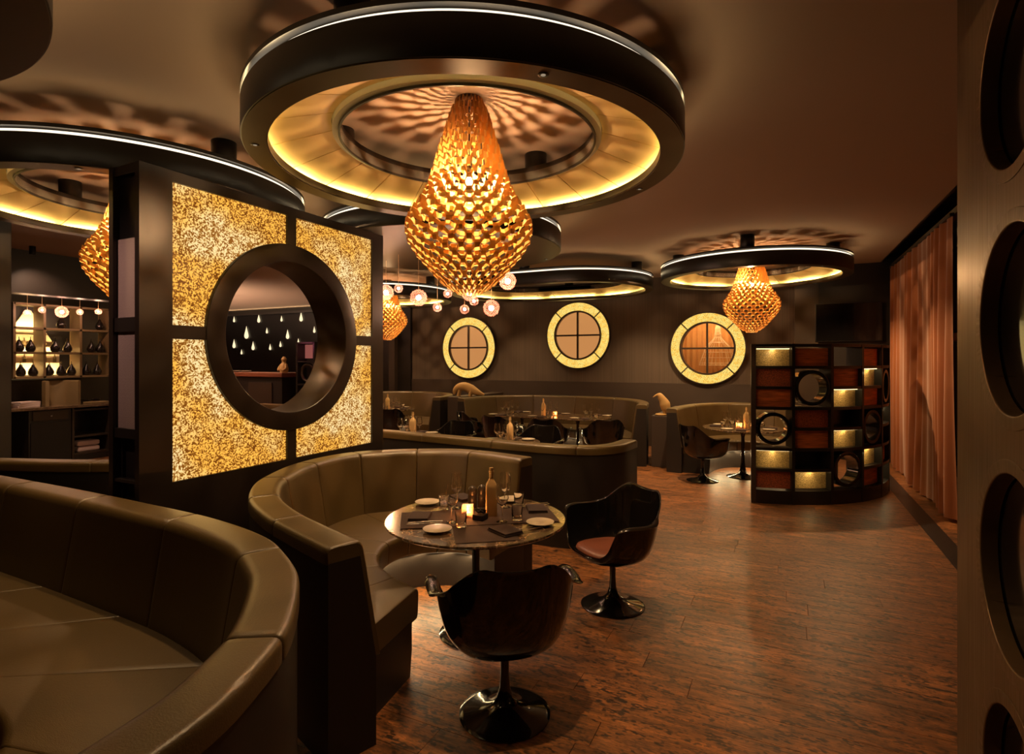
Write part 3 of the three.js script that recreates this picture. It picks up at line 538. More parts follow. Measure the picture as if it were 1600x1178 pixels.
// front table
{
  const P0 = 3.12, Q0 = -1.76, at = (dp, dq) => [P0 + dp + 0.05, Q0 + dq - 0.02];
  const T = 'front round table';
  solo('table_runner', strip(0.36, 0.98, 0.62, 0.0016), M.runner, 'brown woven runner lying underneath on the front round table', 'table runner', P0, 0.7405, Q0, 0, 'woven runners crossed on the front table');
  solo('table_runner', strip(0.36, 0.98, 0.62 + Math.PI / 2, 0.0016), M.runner, 'brown woven runner lying on top across the front round table', 'table runner', P0, 0.7437, Q0, 0, 'woven runners crossed on the front table');
  const Y = 0.7470;
  const plates = [[0.093, -0.496, 'white side plate at the left back of the front table'], [-0.428, -0.061, 'white side plate nearest the camera on the front table'], [-0.016, 0.457, 'white side plate at the right of the front table'], [0.44, 0.02, 'white side plate behind the right glasses of the front table']];
  for (const [a, b, l] of plates) { const [p, q] = at(a * 0.95, b * 0.95); solo('side_plate', GL.plate, M.china, l, 'plate', p, 0.7450, q, 0, 'side plates on the front table'); }
  const naps = [[-0.23, -0.308, 0.45, 'folded brown napkin at the left of the front table'], [-0.257, 0.315, 1.1, 'folded brown napkin at the near right of the front table'], [0.265, 0.287, 0.55, 'folded brown napkin at the far right of the front table'], [0.312, -0.318, 1.1, 'folded brown napkin behind the mills on the front table']];
  for (const [a, b, t, l] of naps) { const [p, q] = at(a, b); solo('folded_napkin', napGeo(), M.napkin, l, 'napkin', p, Y, q, t, 'folded napkins on the front table'); }
  for (const [a, b, k, l] of [[0.069, -0.219, 0, 'tall wine glass at the back left of the front table'], [-0.230, -0.069, 0, 'wine glass standing front left on the front table'], [-0.082, 0.206, 0, 'wine glass standing front right on the front table'], [0.228, 0.071, 0, 'tall wine glass at the back right beside the bottle']]) { const [p, q] = at(a, b); makeWine(l, p, q, 'wine glasses on the front table', Y); }
  for (const [a, b, l] of [[0.006, -0.279, 'water tumbler left of the wine glasses on the front table'], [-0.285, 0.03, 'water tumbler nearest the camera on the front table'], [-0.012, 0.275, 'water tumbler at the right of the front table'], [0.30, 0.14, 'water tumbler behind the right wine glass of the front table']]) { const [p, q] = at(a, b); makeTum(l, p, q, 'tumblers on the front table', Y); }
  makeBottle('wooden oil bottle in the middle of the front table', ...at(0.02, 0.075), 0.5, Y);
  makeCandle('lit candle in square glass on the front table', ...at(-0.085, -0.041), Y, 0.45);
  { const [p, q] = at(-0.10, 0.06); const o = thing('herb_pot', 'small dark pot of dried buds beside the candle', 'pot', p, Y, q); part('pot', rbox(0.075, 0.035, 0.075, 0.004, 0, 0.0175, 0), M.moss, o); const g = []; for (let i = 0; i < 40; i++) { const a = i * 2.4, r = 0.03 * Math.sqrt(rnd()), y = 0.045 + 0.02 * rnd(); g.push(new THREE.IcosahedronGeometry(0.009, 0).translate(r * Math.cos(a), y, r * Math.sin(a))); } part('buds', merge(g), M.moss, o).userData.kind = 'stuff'; }
  for (const [a, b, l] of [[0.13, -0.13, 'dark domed mill on the left beside the wooden bottle'], [0.19, -0.09, 'dark domed mill on the right beside the wooden bottle']]) { const [p, q] = at(a, b); const o = thing('spice_mill', l, 'mill', p, Y, q, 0, 'pair of dark domed mills'); part('mill_body', lathe([[0, 0], [0.031, 0], [0.031, 0.085], [0, 0.085]], 24), std([0.04, 0.03, 0.025], 0.35), o); part('mill_cap', lathe([[0.031, 0.087], [0.031, 0.115], [0.026, 0.133], [0.014, 0.143], [0, 0.146]], 24), std([0.10, 0.085, 0.07], 0.25, 0.4), o); }
  const cut = [[-0.33, -0.2, 2.2, 'left'], [-0.17, 0.42, 2.6, 'right'], [0.36, 0.24, 2.4, 'far right'], [0.2, -0.42, 2.4, 'far left']];
  for (const [a, b, t, w] of cut) { const [p, q] = at(a, b), s = Math.sin(t), c = Math.cos(t); solo('table_knife', knifeGeo, M.cutlery, `steel knife at the ${w} place of the front table`, 'knife', p, 0.7462, q, t, 'knives on the front table'); solo('table_fork', forkGeo, M.cutlery, `steel fork at the ${w} place of the front table`, 'fork', p + 0.03 * s, 0.7462, q + 0.03 * c, t + 0.06, 'forks on the front table'); }
}
// other tables: lighter settings
function lay(name, P, Q, spots, opt = {}) {
  const G = (k) => `${k} on the ${name}`;
  for (const [a, b] of spots) {
    const l = Math.hypot(a, b) || 1, long = spots.length > 4, ua = long ? Math.sign(a) : a / l, ub = long ? 0 : b / l, t = Math.atan2(-ub, ua), ra = ua * Math.abs(long ? a : l), rb = ub * l;
    const side = long ? (a < 0 ? 'near ' : 'far ') + (b < -0.1 ? 'left' : b > 0.1 ? 'right' : 'middle') : Math.abs(a) > Math.abs(b) ? (a < 0 ? 'near' : 'far') : (b < 0 ? 'left' : 'right');
    const pos = (k, sd) => [P + a * k + sd * ub, Q + (long ? b : b * k) - sd * ua];
    const put = (fn, k, sd, label, g) => fn(label, ...pos(k, sd), G(g), 0.7405);
    put(makeWine, 0.60, 0.07, `wine glass beside the tumbler, ${side} place of the ${name}`, 'wine glasses');
    put(makeWine, 0.50, -0.06, `inner wine glass, ${side} place of the ${name}`, 'wine glasses');
    put(makeTum, 0.66, 0.17, `water tumbler, ${side} place of the ${name}`, 'tumblers');
    const [pp, pq] = pos(0.9, -0.19); solo('side_plate', GL.plate, M.china, `white side plate, ${side} place of the ${name}`, 'plate', pp, 0.7405, pq, 0, G('side plates'));
    const [np, nq] = pos(0.95, 0); solo('folded_napkin', napGeo(), M.napkin, `folded brown napkin, ${side} place of the ${name}`, 'napkin', np, 0.7405, nq, t, G('napkins'));
  }
  if (opt.bottle) makeBottle(`wooden bottle on the ${name}`, P + opt.bottle[0], Q + opt.bottle[1], 0.3, 0.7405);
  if (opt.candle) makeCandle(`lit candle glass on the ${name}`, P + opt.candle[0], Q + opt.candle[1], 0.7405, 0.4);
}
const four = (r) => [[-r, 0], [r, 0], [0, r], [0, -r]];
lay('round table behind the curved screen', 9.05, -0.55, four(0.40), { bottle: [0.02, 0.05], candle: [-0.06, -0.05] });
lay('far left round table', 9.4, -7.5, four(0.40), { bottle: [-0.04, 0.03], candle: [0.06, -0.04] });
lay('oval table under the middle porthole', 9.5, -3.87, [[-0.38, -0.8], [-0.38, 0], [-0.38, 0.8], [0.38, -0.8], [0.38, 0], [0.38, 0.8]], { bottle: [0.0, -0.12], candle: [-0.02, 0.12] });
lay('bottle table behind the second booth', 6.2, -3.1, [[-0.27, 0], [0.27, 0]], { bottle: [0.0, 0.05] });
lay('partition-side table behind the second booth', 6.2, -4.57, [[-0.27, 0], [0.27, 0]], { bottle: [0.0, 0.05] });
makeWine('single wine glass on the table left of the gold partition', 3.72, -5.72, undefined, 0.7405).scale.setScalar(1.1);

// ---------------------------------------------------------------- tulip armchairs
function makeChair() {
  const o = thing('tulip_armchair', '', 'chair', 0, 0, 0, 0, 'black moulded pedestal armchairs');
  // rim key points (x, y, z), front = -z ; half, mirrored
  const half = [[0, 0.415, -0.275], [0.10, 0.415, -0.272], [0.19, 0.425, -0.250], [0.255, 0.475, -0.222], [0.298, 0.565, -0.205], [0.322, 0.635, -0.180], [0.332, 0.655, -0.10], [0.335, 0.652, -0.01], [0.325, 0.655, 0.075], [0.300, 0.685, 0.145], [0.262, 0.745, 0.205], [0.205, 0.800, 0.252], [0.150, 0.822, 0.277], [0.08, 0.812, 0.288], [0, 0.808, 0.291]];
  const all = [...half.map((a) => new THREE.Vector3(...a)), ...half.slice(1, -1).reverse().map(([x, y, z]) => new THREE.Vector3(-x, y, z))];
  const rim = new THREE.CatmullRomCurve3(all, true, 'centripetal'), NA = 112, NT = 28, C = new THREE.Vector3(0, 0.335, 0.01), grid = [];
  for (let i = 0; i < NA; i++) {
    const r = rim.getPoint(i / NA), col = [], front = Math.max(0, -r.z / 0.28), hgt = (r.y - C.y);
    const tall = Math.min(1, Math.max(0, (hgt - 0.08) / 0.3));
    for (let k = 0; k <= NT; k++) {
      const t = 1 - Math.pow(1 - k / NT, 2.2), e = 2.1 + 1.9 * tall, hx = Math.pow(Math.sin(t * Math.PI / 2), 2 / e), vy = 1 - Math.pow(Math.cos(t * Math.PI / 2), 2 / e);
      // bowl is narrower low down and flares to the rim
      const y = C.y + hgt * vy, pinch = 1 - 0.16 * tall * (1 - vy) * hx;
      col.push(new THREE.Vector3(C.x + (r.x - C.x) * hx * pinch, y, C.z + (r.z - C.z) * hx * pinch));
    }
    // outward lip: the arm and back edge roll over
    const out = new THREE.Vector3(r.x, 0, r.z).normalize(), arm = Math.max(0, 1 - Math.abs(r.y - 0.655) / 0.035) * (Math.abs(r.x) > 0.25 ? 1 : 0), lw = 0.008 + 0.048 * arm;
    for (const [a, b] of [[0.35, 0.004], [0.75, 0.005], [1, -0.003]]) col.push(r.clone().addScaledVector(out, lw * a).add(new THREE.Vector3(0, b * (0.4 + arm), 0)));
    grid.push(col);
  }
  const K = grid[0].length, th = 0.007, nrm = grid.map((c, i) => c.map((v, k) => { const a = grid[(i + 1) % NA][k], b = grid[(i + NA - 1) % NA][k], u = k < K - 1 ? c[k + 1] : v, w = k > 0 ? c[k - 1] : v; const n = new THREE.Vector3().crossVectors(a.clone().sub(b), u.clone().sub(w)); if (n.lengthSq() < 1e-14 || k === 0) n.set(0, 1, 0); n.normalize(); return n; }));
  const sgn = nrm[0][4].y > 0 ? 1 : -1; const inner = grid, outer = grid.map((c, i) => c.map((v, k) => v.clone().addScaledVector(nrm[i][k], k === 0 ? -th : -th * sgn)));
  const pos = []; const tri = (...v) => v.forEach((w) => pos.push(w.x, w.y, w.z));
  for (let i = 0; i < NA; i++) { const j = (i + 1) % NA; for (let k = 0; k < K - 1; k++) { tri(inner[i][k], inner[j][k], inner[j][k + 1], inner[i][k], inner[j][k + 1], inner[i][k + 1]); tri(outer[i][k], outer[j][k + 1], outer[j][k], outer[i][k], outer[i][k + 1], outer[j][k + 1]); } tri(inner[i][K - 1], inner[j][K - 1], outer[j][K - 1], inner[i][K - 1], outer[j][K - 1], outer[i][K - 1]); }
  part('shell', fromTris(pos, null, 1.1), M.gloss, o, 'glossy black moulded shell with arms');
  // cushion
  const cp = [], N = 48, layers = [[0.0, 0.432], [0.6, 0.434], [0.88, 0.430], [0.97, 0.420], [1.0, 0.405], [0.96, 0.392], [0.6, 0.375], [0, 0.372]];
  const cpt = (k, [s, y]) => { const a = k / N * 2 * Math.PI, c = Math.cos(a), d = Math.sin(a), f = Math.pow(Math.pow(Math.abs(c), 2.8) + Math.pow(Math.abs(d), 2.8), -1 / 2.8); return [0.205 * s * f * c, y + 0.006 * d * s * -1, 0.225 * s * f * d - 0.028]; };
  for (let l = 0; l < layers.length - 1; l++) for (let k = 0; k < N; k++) cp.push(...cpt(k, layers[l]), ...cpt(k + 1, layers[l]), ...cpt(k + 1, layers[l + 1]), ...cpt(k, layers[l]), ...cpt(k + 1, layers[l + 1]), ...cpt(k, layers[l + 1]));
  part('seat_cushion', fromTris(cp, null, 1.0), M.cushion, o, 'brown leather seat cushion');
  part('pedestal', lathe([[0, 0], [0.225, 0], [0.226, 0.005], [0.20, 0.012], [0.13, 0.026], [0.07, 0.052], [0.040, 0.085], [0.026, 0.13], [0.021, 0.20], [0.022, 0.27], [0.035, 0.315], [0.07, 0.340], [0, 0.345]], 56), M.gloss, o, 'glossy black trumpet foot');
  return o;
}
const chair = makeChair(); chair.position.copy(V(2.47, 0, -1.245)); chair.userData.label = 'black tulip armchair seen from behind, nearest the camera';
const face = (p, q, tp, tq) => Math.atan2(-(tq - q), tp - p);
chair.rotation.y = face(2.47, -1.245, 3.12, -1.75);
const GCH = 'black moulded pedestal armchairs';
for (const [p, q, tp, tq, l] of [
  [3.90, -1.10, 3.15, -1.72, 'black tulip armchair standing right of the front round table'],
  [8.5, -1.06, 9.05, -0.55, 'black tulip armchair at the round table by the curved screen'],
  [7.15, -3.1, 6.2, -3.1, 'black chair behind the second booth right of its wooden bottle'],
  [7.15, -4.5, 6.2, -4.5, 'black chair behind the second booth left of its wooden bottle'],
  [8.95, -5.15, 9.5, -4.7, 'leftmost black chair at the oval table, below the left porthole'],
  [8.5, -4.35, 9.5, -4.2, 'second chair from the left at the oval table'],
  [8.42, -3.45, 9.5, -3.6, 'third chair from the left at the oval table'],
  [8.72, -2.62, 9.5, -3.1, 'rightmost black chair at the oval table'],
  [8.78, -7.0, 9.4, -7.5, 'black chair at the far left table beside the partition edge'],
]) copy(chair, p, 0, q, face(p, q, tp, tq), l, GCH);

// ---------------------------------------------------------------- portholes on the back wall
function porthole(q, y, D, n, label, lamp) {
  const o = thing('wall_porthole', label, 'porthole', 11.5, y, q, 0, 'round portholes on the back wall'), R = D / 2;
  const ringG = (r0, r1, z0, z1, a0 = 0, a1 = 2 * Math.PI, seg = 48) => { const s = new THREE.Shape(); s.absarc(0, 0, r1, a0, a1, false); if (a1 - a0 > 6.2) { const h = new THREE.Path(); h.absarc(0, 0, r0, 0, 2 * Math.PI, true); s.holes.push(h); } else s.absarc(0, 0, r0, a1, a0, true); return new THREE.ExtrudeGeometry(s, { depth: z1 - z0, bevelEnabled: false, curveSegments: seg }).translate(0, 0, z0); };
  part('outer_rim', ringG(R - 0.02, R, 0, 0.09), M.bronze, o);
  for (let i = 0; i < 4; i++) {
    const a0 = Math.PI / 4 + i * Math.PI / 2 + 0.02, a1 = a0 + Math.PI / 2 - 0.04, g = ringG(R * 0.735, R - 0.02, 0.03, 0.06, a0, a1, 24), uv = g.attributes.uv, ps = g.attributes.position; for (let k = 0; k < ps.count; k++) uv.setXY(k, ps.getX(k), ps.getY(k) + n * 0.3);
    part('gold_light_segment', g, M.leaf, o, 'glowing gold-leaf glass segment');
    part('divider', box(R * 0.27, 0.022, 0.05, R * 0.865, 0, 0.045).rotateZ(Math.PI / 4 + i * Math.PI / 2), M.bronze, o);
    const mid = i * Math.PI / 2 + Math.PI / 2; rectLight(o, [1, 0.74, 0.32], LV.port * 0.7, R * 1.1, R * 0.22, new THREE.Vector3(Math.cos(mid) * R * 0.86, Math.sin(mid) * R * 0.86, 0.095), new THREE.Vector3(0, 0, 1)).rotateZ(mid + Math.PI / 2);
  }
  part('inner_rim', ringG(R * 0.685, R * 0.735, 0.02, 0.10), M.bronze, o);
  for (let i = 0; i < 4; i++) { const g = ringG(0.001, R * 0.69, 0.028, 0.034, i * Math.PI / 2, (i + 1) * Math.PI / 2, 20); part('window_pane', g, lamp ? M.clearPane : M.pane, o, lamp ? 'clear pane' : 'warm lit amber pane'); }
  part('glazing_bar', box(0.035, R * 1.38, 0.05, 0, 0, 0.055), M.bronze, o); part('glazing_bar', box(R * 1.38, 0.035, 0.05, 0, 0, 0.055), M.bronze, o);
  return o;
}
function nicheRoom() { // the lit recess seen through the right porthole
  const o = thing('niche_curtain', 'sheer tan curtain hanging behind the right porthole', 'curtain', 0, 0, 0), pos = [], N = 150, P = [];
  for (let i = 0; i <= N; i++) { const q = -2.2 + 1.8 * i / N, p = 12.42 + 0.03 * Math.sin(q * 62 + Math.sin(q * 9)) ; P.push([[q, 1.27, -p], [q, 2.76, -p]]); }
  for (let i = 0; i < N; i++) pos.push(...P[i][0], ...P[i + 1][0], ...P[i + 1][1], ...P[i][0], ...P[i + 1][1], ...P[i][1]);
  part('cloth', fromTris(pos, null, 2), M.sheer, o); part('rod', new THREE.CylinderGeometry(0.01, 0.01, 1.85, 8).rotateZ(Math.PI / 2).translate(-1.3, 2.77, -12.42), M.bronze, o);
  const l = thing('wire_lamp', 'pale bell-shaped wire lamp hanging behind the right porthole', 'lamp', 11.98, 1.655, -1.20), pr = [[0.03, 0.80], [0.05, 0.74], [0.05, 0.68], [0.065, 0.62], [0.07, 0.56], [0.15, 0.46], [0.24, 0.36], [0.27, 0.26], [0.31, 0.15], [0.35, 0.04], [0.36, 0.0]];
  for (const [r, y] of pr) part('hoop', new THREE.TorusGeometry(r, 0.006, 6, 36).rotateX(Math.PI / 2).translate(0, y, 0), M.paleWire, l);
  for (let i = 0; i < 14; i++) { const a = i / 14 * 2 * Math.PI; part('rib', tube(pr.map(([r, y]) => [r * Math.cos(a), y, r * Math.sin(a)]), 0.0045, 24, 5), M.paleWire, l); }
  part('cable', new THREE.CylinderGeometry(0.004, 0.004, 0.34, 6).translate(0, 0.97, 0), M.paleWire, l);
  const c = thing('niche_light', 'slim light fitting at the top of the recess behind the right porthole', 'lamp', 11.85, 2.77, -1.3); part('housing', box(1.4, 0.03, 0.12, 0, 0.012, 0), M.dark, c); part('light_strip', box(1.36, 0.004, 0.08, 0, -0.006, 0), M.lens, c);
  rectLight(c, [1, 0.66, 0.34], 100, 1.36, 0.08, new THREE.Vector3(0, -0.012, 0), new THREE.Vector3(0, -0.75, -0.66));
}
{ // centres measured on the wall
  porthole(-6.73, 2.05, 1.47, 0, 'leftmost glowing gold porthole window with four amber panes', false);
  porthole(-4.0, 2.29, 1.45, 1, 'highest, middle glowing gold porthole window with four amber panes', false);
  porthole(-1.34, 1.985, 1.42, 2, 'right porthole window looking onto a sheer curtain and a wire lamp', true);
  nicheRoom();
}
{ const o = thing('wall_screen', 'black flat television on the dark wall beside the curtain', 'television', 11.36, 2.42, 1.02); part('bezel', rbox(1.02, 0.68, 0.05, 0.006, 0, 0, 0), M.black, o); part('panel', box(0.99, 0.65, 0.004, 0, 0, 0.026), M.gloss, o); }

// ---------------------------------------------------------------- curved shelving screen
{
  const o = thing('curved_screen', 'curved openwork screen with lit gold niches, wood panels and round holes', 'screen', 9.25, 0, -0.5);
  const d2r = Math.PI / 180, A0 = 4.5 * d2r, AC = 15.2 * d2r, R0 = 1.60, R1 = 1.80, rows = 7, y0 = 0.165, ph = 0.25;
  part('base', arcSlab(R0, R1, A0, A0 + 5 * AC, 0, y0, 24), M.ringDark, o);
  part('shelf', arcSlab(R0, R1, A0, A0 + 5 * AC, y0 + 7 * ph, y0 + 7 * ph + 0.035, 24), M.ringDark, o);
  for (let c = 0; c <= 5; c++) { const a = A0 + c * AC, w = (c === 0 ? 0.055 : 0.018) / R1; part('upright', arcSlab(R0 - 0.004, R1 + 0.006, a - w * (c ? 1 : 0), a + w * (c === 5 ? 0.4 : 1) , 0, 1.952, 2), c ? M.ringDark : M.bronze, o); }
  const lay = ['gptOog', '', '', '', ''];
  // per column from the top: g gold niche, p pebbled, w wood, o round hole (two rows), e empty, d dark wood
  const cols = ['gpwo.gp', 'wo.pweg', 'edgego.', 'dgwo.gw', 'eo.gedg'];
  cols.forEach((s, c) => {
    const a0 = A0 + c * AC + (c ? 0.018 : 0.055) / R1, a1 = A0 + (c + 1) * AC - 0.018 / R1;
    for (let r = 0; r < 7; r++) {
      const k = s[r], top = y0 + (7 - r) * ph - 0.018, bot = y0 + (6 - r) * ph + 0.018;
      if (r > 0 && s[r] !== '.') part('shelf', arcSlab(R0, R1, A0 + c * AC, A0 + (c + 1) * AC, top, top + 0.036, 6), M.ringDark, o);
      if (k === 'g') {
        const f = part('gold_niche_panel', arcSlab(1.70, 1.715, a0, a1, bot, top, 6), M.frost, o, 'frosted gold glass lit from its top edge');
        const g = f.geometry; const uv = g.attributes.uv, ps = g.attributes.position; for (let i = 0; i < ps.count; i++) uv.setXY(i, Math.atan2(ps.getX(i), ps.getZ(i)) * 1.8 * 2, ps.getY(i) * 4);
        part('niche_light_strip', arcSlab(1.735, 1.75, a0 + 0.005, a1 - 0.005, top - 0.009, top - 0.002, 6), M.niche, o);
        const am = (a0 + a1) / 2; rectLight(o, [1, 0.74, 0.36], LV.niche, (a1 - a0) * 1.7, 0.015, new THREE.Vector3(Math.sin(am) * 1.745, top - 0.012, Math.cos(am) * 1.745), new THREE.Vector3(-Math.sin(am) * 0.35, -1, -Math.cos(am) * 0.35));
      } else if (k === 'w' || k === 'd' || k === 'p') {
        const f = part(k === 'p' ? 'pebbled_panel' : 'wood_panel', arcSlab(1.72, 1.75, a0, a1, bot, top, 6), k === 'p' ? M.pebble : M.wood, o); const uv = f.geometry.attributes.uv, ps = f.geometry.attributes.position; for (let i = 0; i < ps.count; i++) uv.setXY(i, Math.atan2(ps.getX(i), ps.getZ(i)) * 1.8 * 2 + c * 0.37, ps.getY(i) * 4 + r * 0.29);
      } else if (k === 'o') {
        const am = (a0 + a1) / 2, b2 = bot - ph, rr = Math.min((a1 - a0) * 1.8, top - b2) / 2 - 0.004, cyy = (top + b2) / 2;
        const g = new THREE.LatheGeometry(roundPoly([[rr - 0.045, -0.09, 0.01], [rr, -0.09, 0.01], [rr, 0.09, 0.012], [rr - 0.045, 0.09, 0.012]], 3).concat([[rr - 0.045, -0.08]]).map(([a, b]) => new THREE.Vector2(a, b)), 48).rotateX(Math.PI / 2).rotateY(am).translate(Math.sin(am) * 1.70, cyy, Math.cos(am) * 1.70);
        part('round_tube', g, M.gloss, o, 'dark ring framing a round hole');
      } else if (k === 'e') { if (!(c === 2 && r === 0) && !(c === 4 && r === 0)) part('dark_back', arcSlab(1.61, 1.62, a0, a1, bot, top, 6), M.black, o); }
    }
  });
}

// ---------------------------------------------------------------- bronze pierced partition at the right edge
{
  const o = thing('bronze_partition', 'near bronze partition with large round dark insets at the right edge', 'partition', 1.3, 0, 0.72);
  // face towards -x at x = -0.06; runs in z from -1.64 (far end) to +1.6
  const s = new THREE.Shape(); s.moveTo(-1.6, 0); s.lineTo(1.64, 0); s.lineTo(1.64, CEIL - 0.004); s.lineTo(-1.6, CEIL - 0.004); s.closePath();
  const cs = []; for (const cu of [1.02, 0.02]) for (const cyy of [0.27, 1.07, 1.88, 2.69]) if (cyy < 2.9) cs.push([cu, cyy]);
  for (const [u, v] of cs) { const h = new THREE.Path(); h.absarc(u, v + (v < 0.3 ? 0.06 : 0), v < 0.3 ? 0.31 : 0.345, 0, 2 * Math.PI, true); s.holes.push(h); }
  part('panel', new THREE.ExtrudeGeometry(s, { depth: 0.12, bevelEnabled: false, curveSegments: 48 }).rotateY(Math.PI / 2).translate(-0.06, 0, 0), M.metalPanel, o);
  for (const [u, v] of cs) {
    const R = v < 0.3 ? 0.31 : 0.345, y = v + (v < 0.3 ? 0.06 : 0);
    const g = new THREE.LatheGeometry(roundPoly([[R - 0.035, -0.05], [R + 0.012, -0.05], [R + 0.012, 0.003, 0.002], [R - 0.035, 0.003, 0.006]], 3).concat([[R - 0.035, -0.05]]).map(([a, b]) => new THREE.Vector2(a, b)), 64).rotateZ(Math.PI / 2).translate(-0.06, y, -u);
    part('round_rim', g, M.metalPanel, o);
    part('dark_glass', new THREE.CylinderGeometry(R, R, 0.01, 48).rotateZ(Math.PI / 2).translate(-0.0, y, -u), M.gloss, o, 'black glossy inset');
  }
}

// ---------------------------------------------------------------- carved figures
{
  const o = thing('bird_carving', 'carved wooden bird with long beak on a stump between the booths', 'carving', 9.35, 0.84, -1.82, 0.3);
  part('body', merge([loft([[-0.13, 0.30, 0, 0.004], [-0.07, 0.335, 0, 0.018], [-0.03, 0.33, 0, 0.048], [0.02, 0.27, 0, 0.06], [0.06, 0.19, 0, 0.085], [0.08, 0.11, 0, 0.075], [0.11, 0.03, 0, 0.03]], 12, 4), loft([[0.05, 0.10, 0.03, 0.014], [0.045, 0.0, 0.03, 0.016]], 8, 2), loft([[0.05, 0.10, -0.03, 0.014], [0.045, 0.0, -0.03, 0.016]], 8, 2)]), M.sculpt, o);
  part('stump', lathe([[0, -0.0], [0.10, 0.0], [0.085, 0.03], [0.0, 0.035]], 14), M.sculpt, o);
  const a = thing('animal_carving', 'carved wooden crouching animal lying on the ledge left of the oval table booth', 'carving', 9.75, 1.026, -5.80, 0.3);
  part('body', loft([[-0.24, 0.03, 0, 0.02], [-0.22, 0.11, 0, 0.055], [-0.14, 0.18, 0, 0.075], [-0.02, 0.19, 0, 0.09], [0.12, 0.13, 0, 0.10], [0.26, 0.07, 0, 0.06], [0.38, 0.03, 0, 0.02]], 12, 4), M.sculpt, a);
  for (const [x, z] of [[-0.12, 0.05], [-0.12, -0.05], [0.12, 0.07], [0.12, -0.07]]) part('leg', loft([[x, 0.12, z, 0.03], [x - 0.02, 0.05, z, 0.025], [x - 0.03, 0.0, z, 0.03]], 8, 2), M.sculpt, a);
}

// ---------------------------------------------------------------- bar wall seen at the left
{
  const o = thing('display_shelf', 'open wall shelf with black pear ornaments at the far left', 'shelf', 5.39, 0, -11.5);
  for (const y of [1.46, 1.875, 2.295, 2.70]) part('shelf_board', box(0.34, 0.035, 1.46, -0.1, y, 0), M.shelf, o);
  for (const z of [0.72, 0.30, -0.25, -0.72]) part('upright', box(0.34, 1.27, 0.035, -0.1, 2.08, z), M.shelf, o);
  const dis = thing('bottle_display', 'brightly lit gable-shaped bottle display behind the open wall shelf', 'display', 5.08, 1.47, -11.99);
  const s = new THREE.Shape(); s.moveTo(-0.47, 0); s.lineTo(0.47, 0); s.lineTo(0.47, 0.43); s.lineTo(0.04, 1.16); s.lineTo(-0.04, 1.16); s.lineTo(-0.47, 0.43); s.closePath();
  part('back_board', new THREE.ExtrudeGeometry(s, { depth: 0.03, bevelEnabled: false }).rotateY(Math.PI / 2), M.paleBoard, dis, 'pale gable-shaped back board');
  for (const [y, w] of [[0.24, 0.94], [0.52, 0.8], [0.74, 0.5]]) part('ledge', box(0.09, 0.012, w, 0.075, y, 0), M.shelf, dis);
  for (const [x, y, w, d] of [[0.19, 0.012, 0.92, [-0.62, 0.78]], [0.19, 0.425, 0.88, [-0.75, 0.66]], [0.19, 0.835, 0.60, [-0.75, 0.66]]]) { const f = part('lamp_bar', box(0.04, 0.016, w, x, y, 0), M.dark, dis), up = Math.sign(d[1]); part('light_strip', box(0.03, 0.003, w - 0.02, x, y + up * 0.0095, 0), M.lens, f); rectLight(dis, [1, 0.68, 0.30], 130, w - 0.02, 0.03, new THREE.Vector3(x, y + up * 0.016, 0), new THREE.Vector3(d[0], d[1], 0)); }
  const vg = lathe([[0, 0], [0.024, 0], [0.025, 0.006], [0.025, 0.085], [0.010, 0.11], [0.008, 0.15], [0, 0.15]], 14), ord = ['first', 'second', 'third', 'fourth', 'fifth', 'sixth'];
  for (const [y, w, n, sp] of [[0.246, 'lower', 6, 0.15], [0.526, 'middle', 4, 0.15]]) for (let i = 0; i < n; i++) solo('spirit_bottle', vg, M.tan, `${ord[i]} small bottle from the left on the ${w} ledge of the lit gable display`, 'bottle', 5.08 + (i - (n - 1) / 2) * sp, 1.47 + y, -11.915, 0, `bottles on the ${w} ledge of the lit gable display`);
  const pear = thing('pear_ornament', 'black pear ornament on the middle shelf of the lit wall shelf', 'ornament', 4.89, 1.8935, -11.52, 0, 'black pear ornaments');
  part('body', lathe([[0, 0], [0.045, 0.002], [0.069, 0.04], [0.072, 0.075], [0.053, 0.125], [0.028, 0.165], [0.018, 0.20], [0.0, 0.206]], 20), M.pearBlack, pear);
  part('stem', new THREE.CylinderGeometry(0.004, 0.006, 0.06, 6).rotateZ(0.15).translate(0.003, 0.228, 0), M.pearBlack, pear);
  const nth = ['first', 'second', 'third', 'fourth', 'fifth', 'sixth', 'seventh'];
  [[1.8935, 'middle', [4.765, 4.925, 5.28, 5.47, 5.85, 6.0]], [2.3135, 'top', [5.37, 5.99]], [1.4785, 'bottom', [4.79, 4.96, 5.19, 5.37, 5.53, 5.77, 5.95]]].forEach(([y, w, ps]) => ps.forEach((p, i) => {
    const l = `${nth[i]} black pear ornament from the left on the ${w} wall shelf`, g = `${w} shelf pear ornaments`;
    if (w === 'middle' && i === 0) { pear.position.copy(V(p, y, -11.52)); pear.userData.label = l; pear.userData.group = g; } else copy(pear, p, y, -11.52, p * 5, l, g);
  }));
}
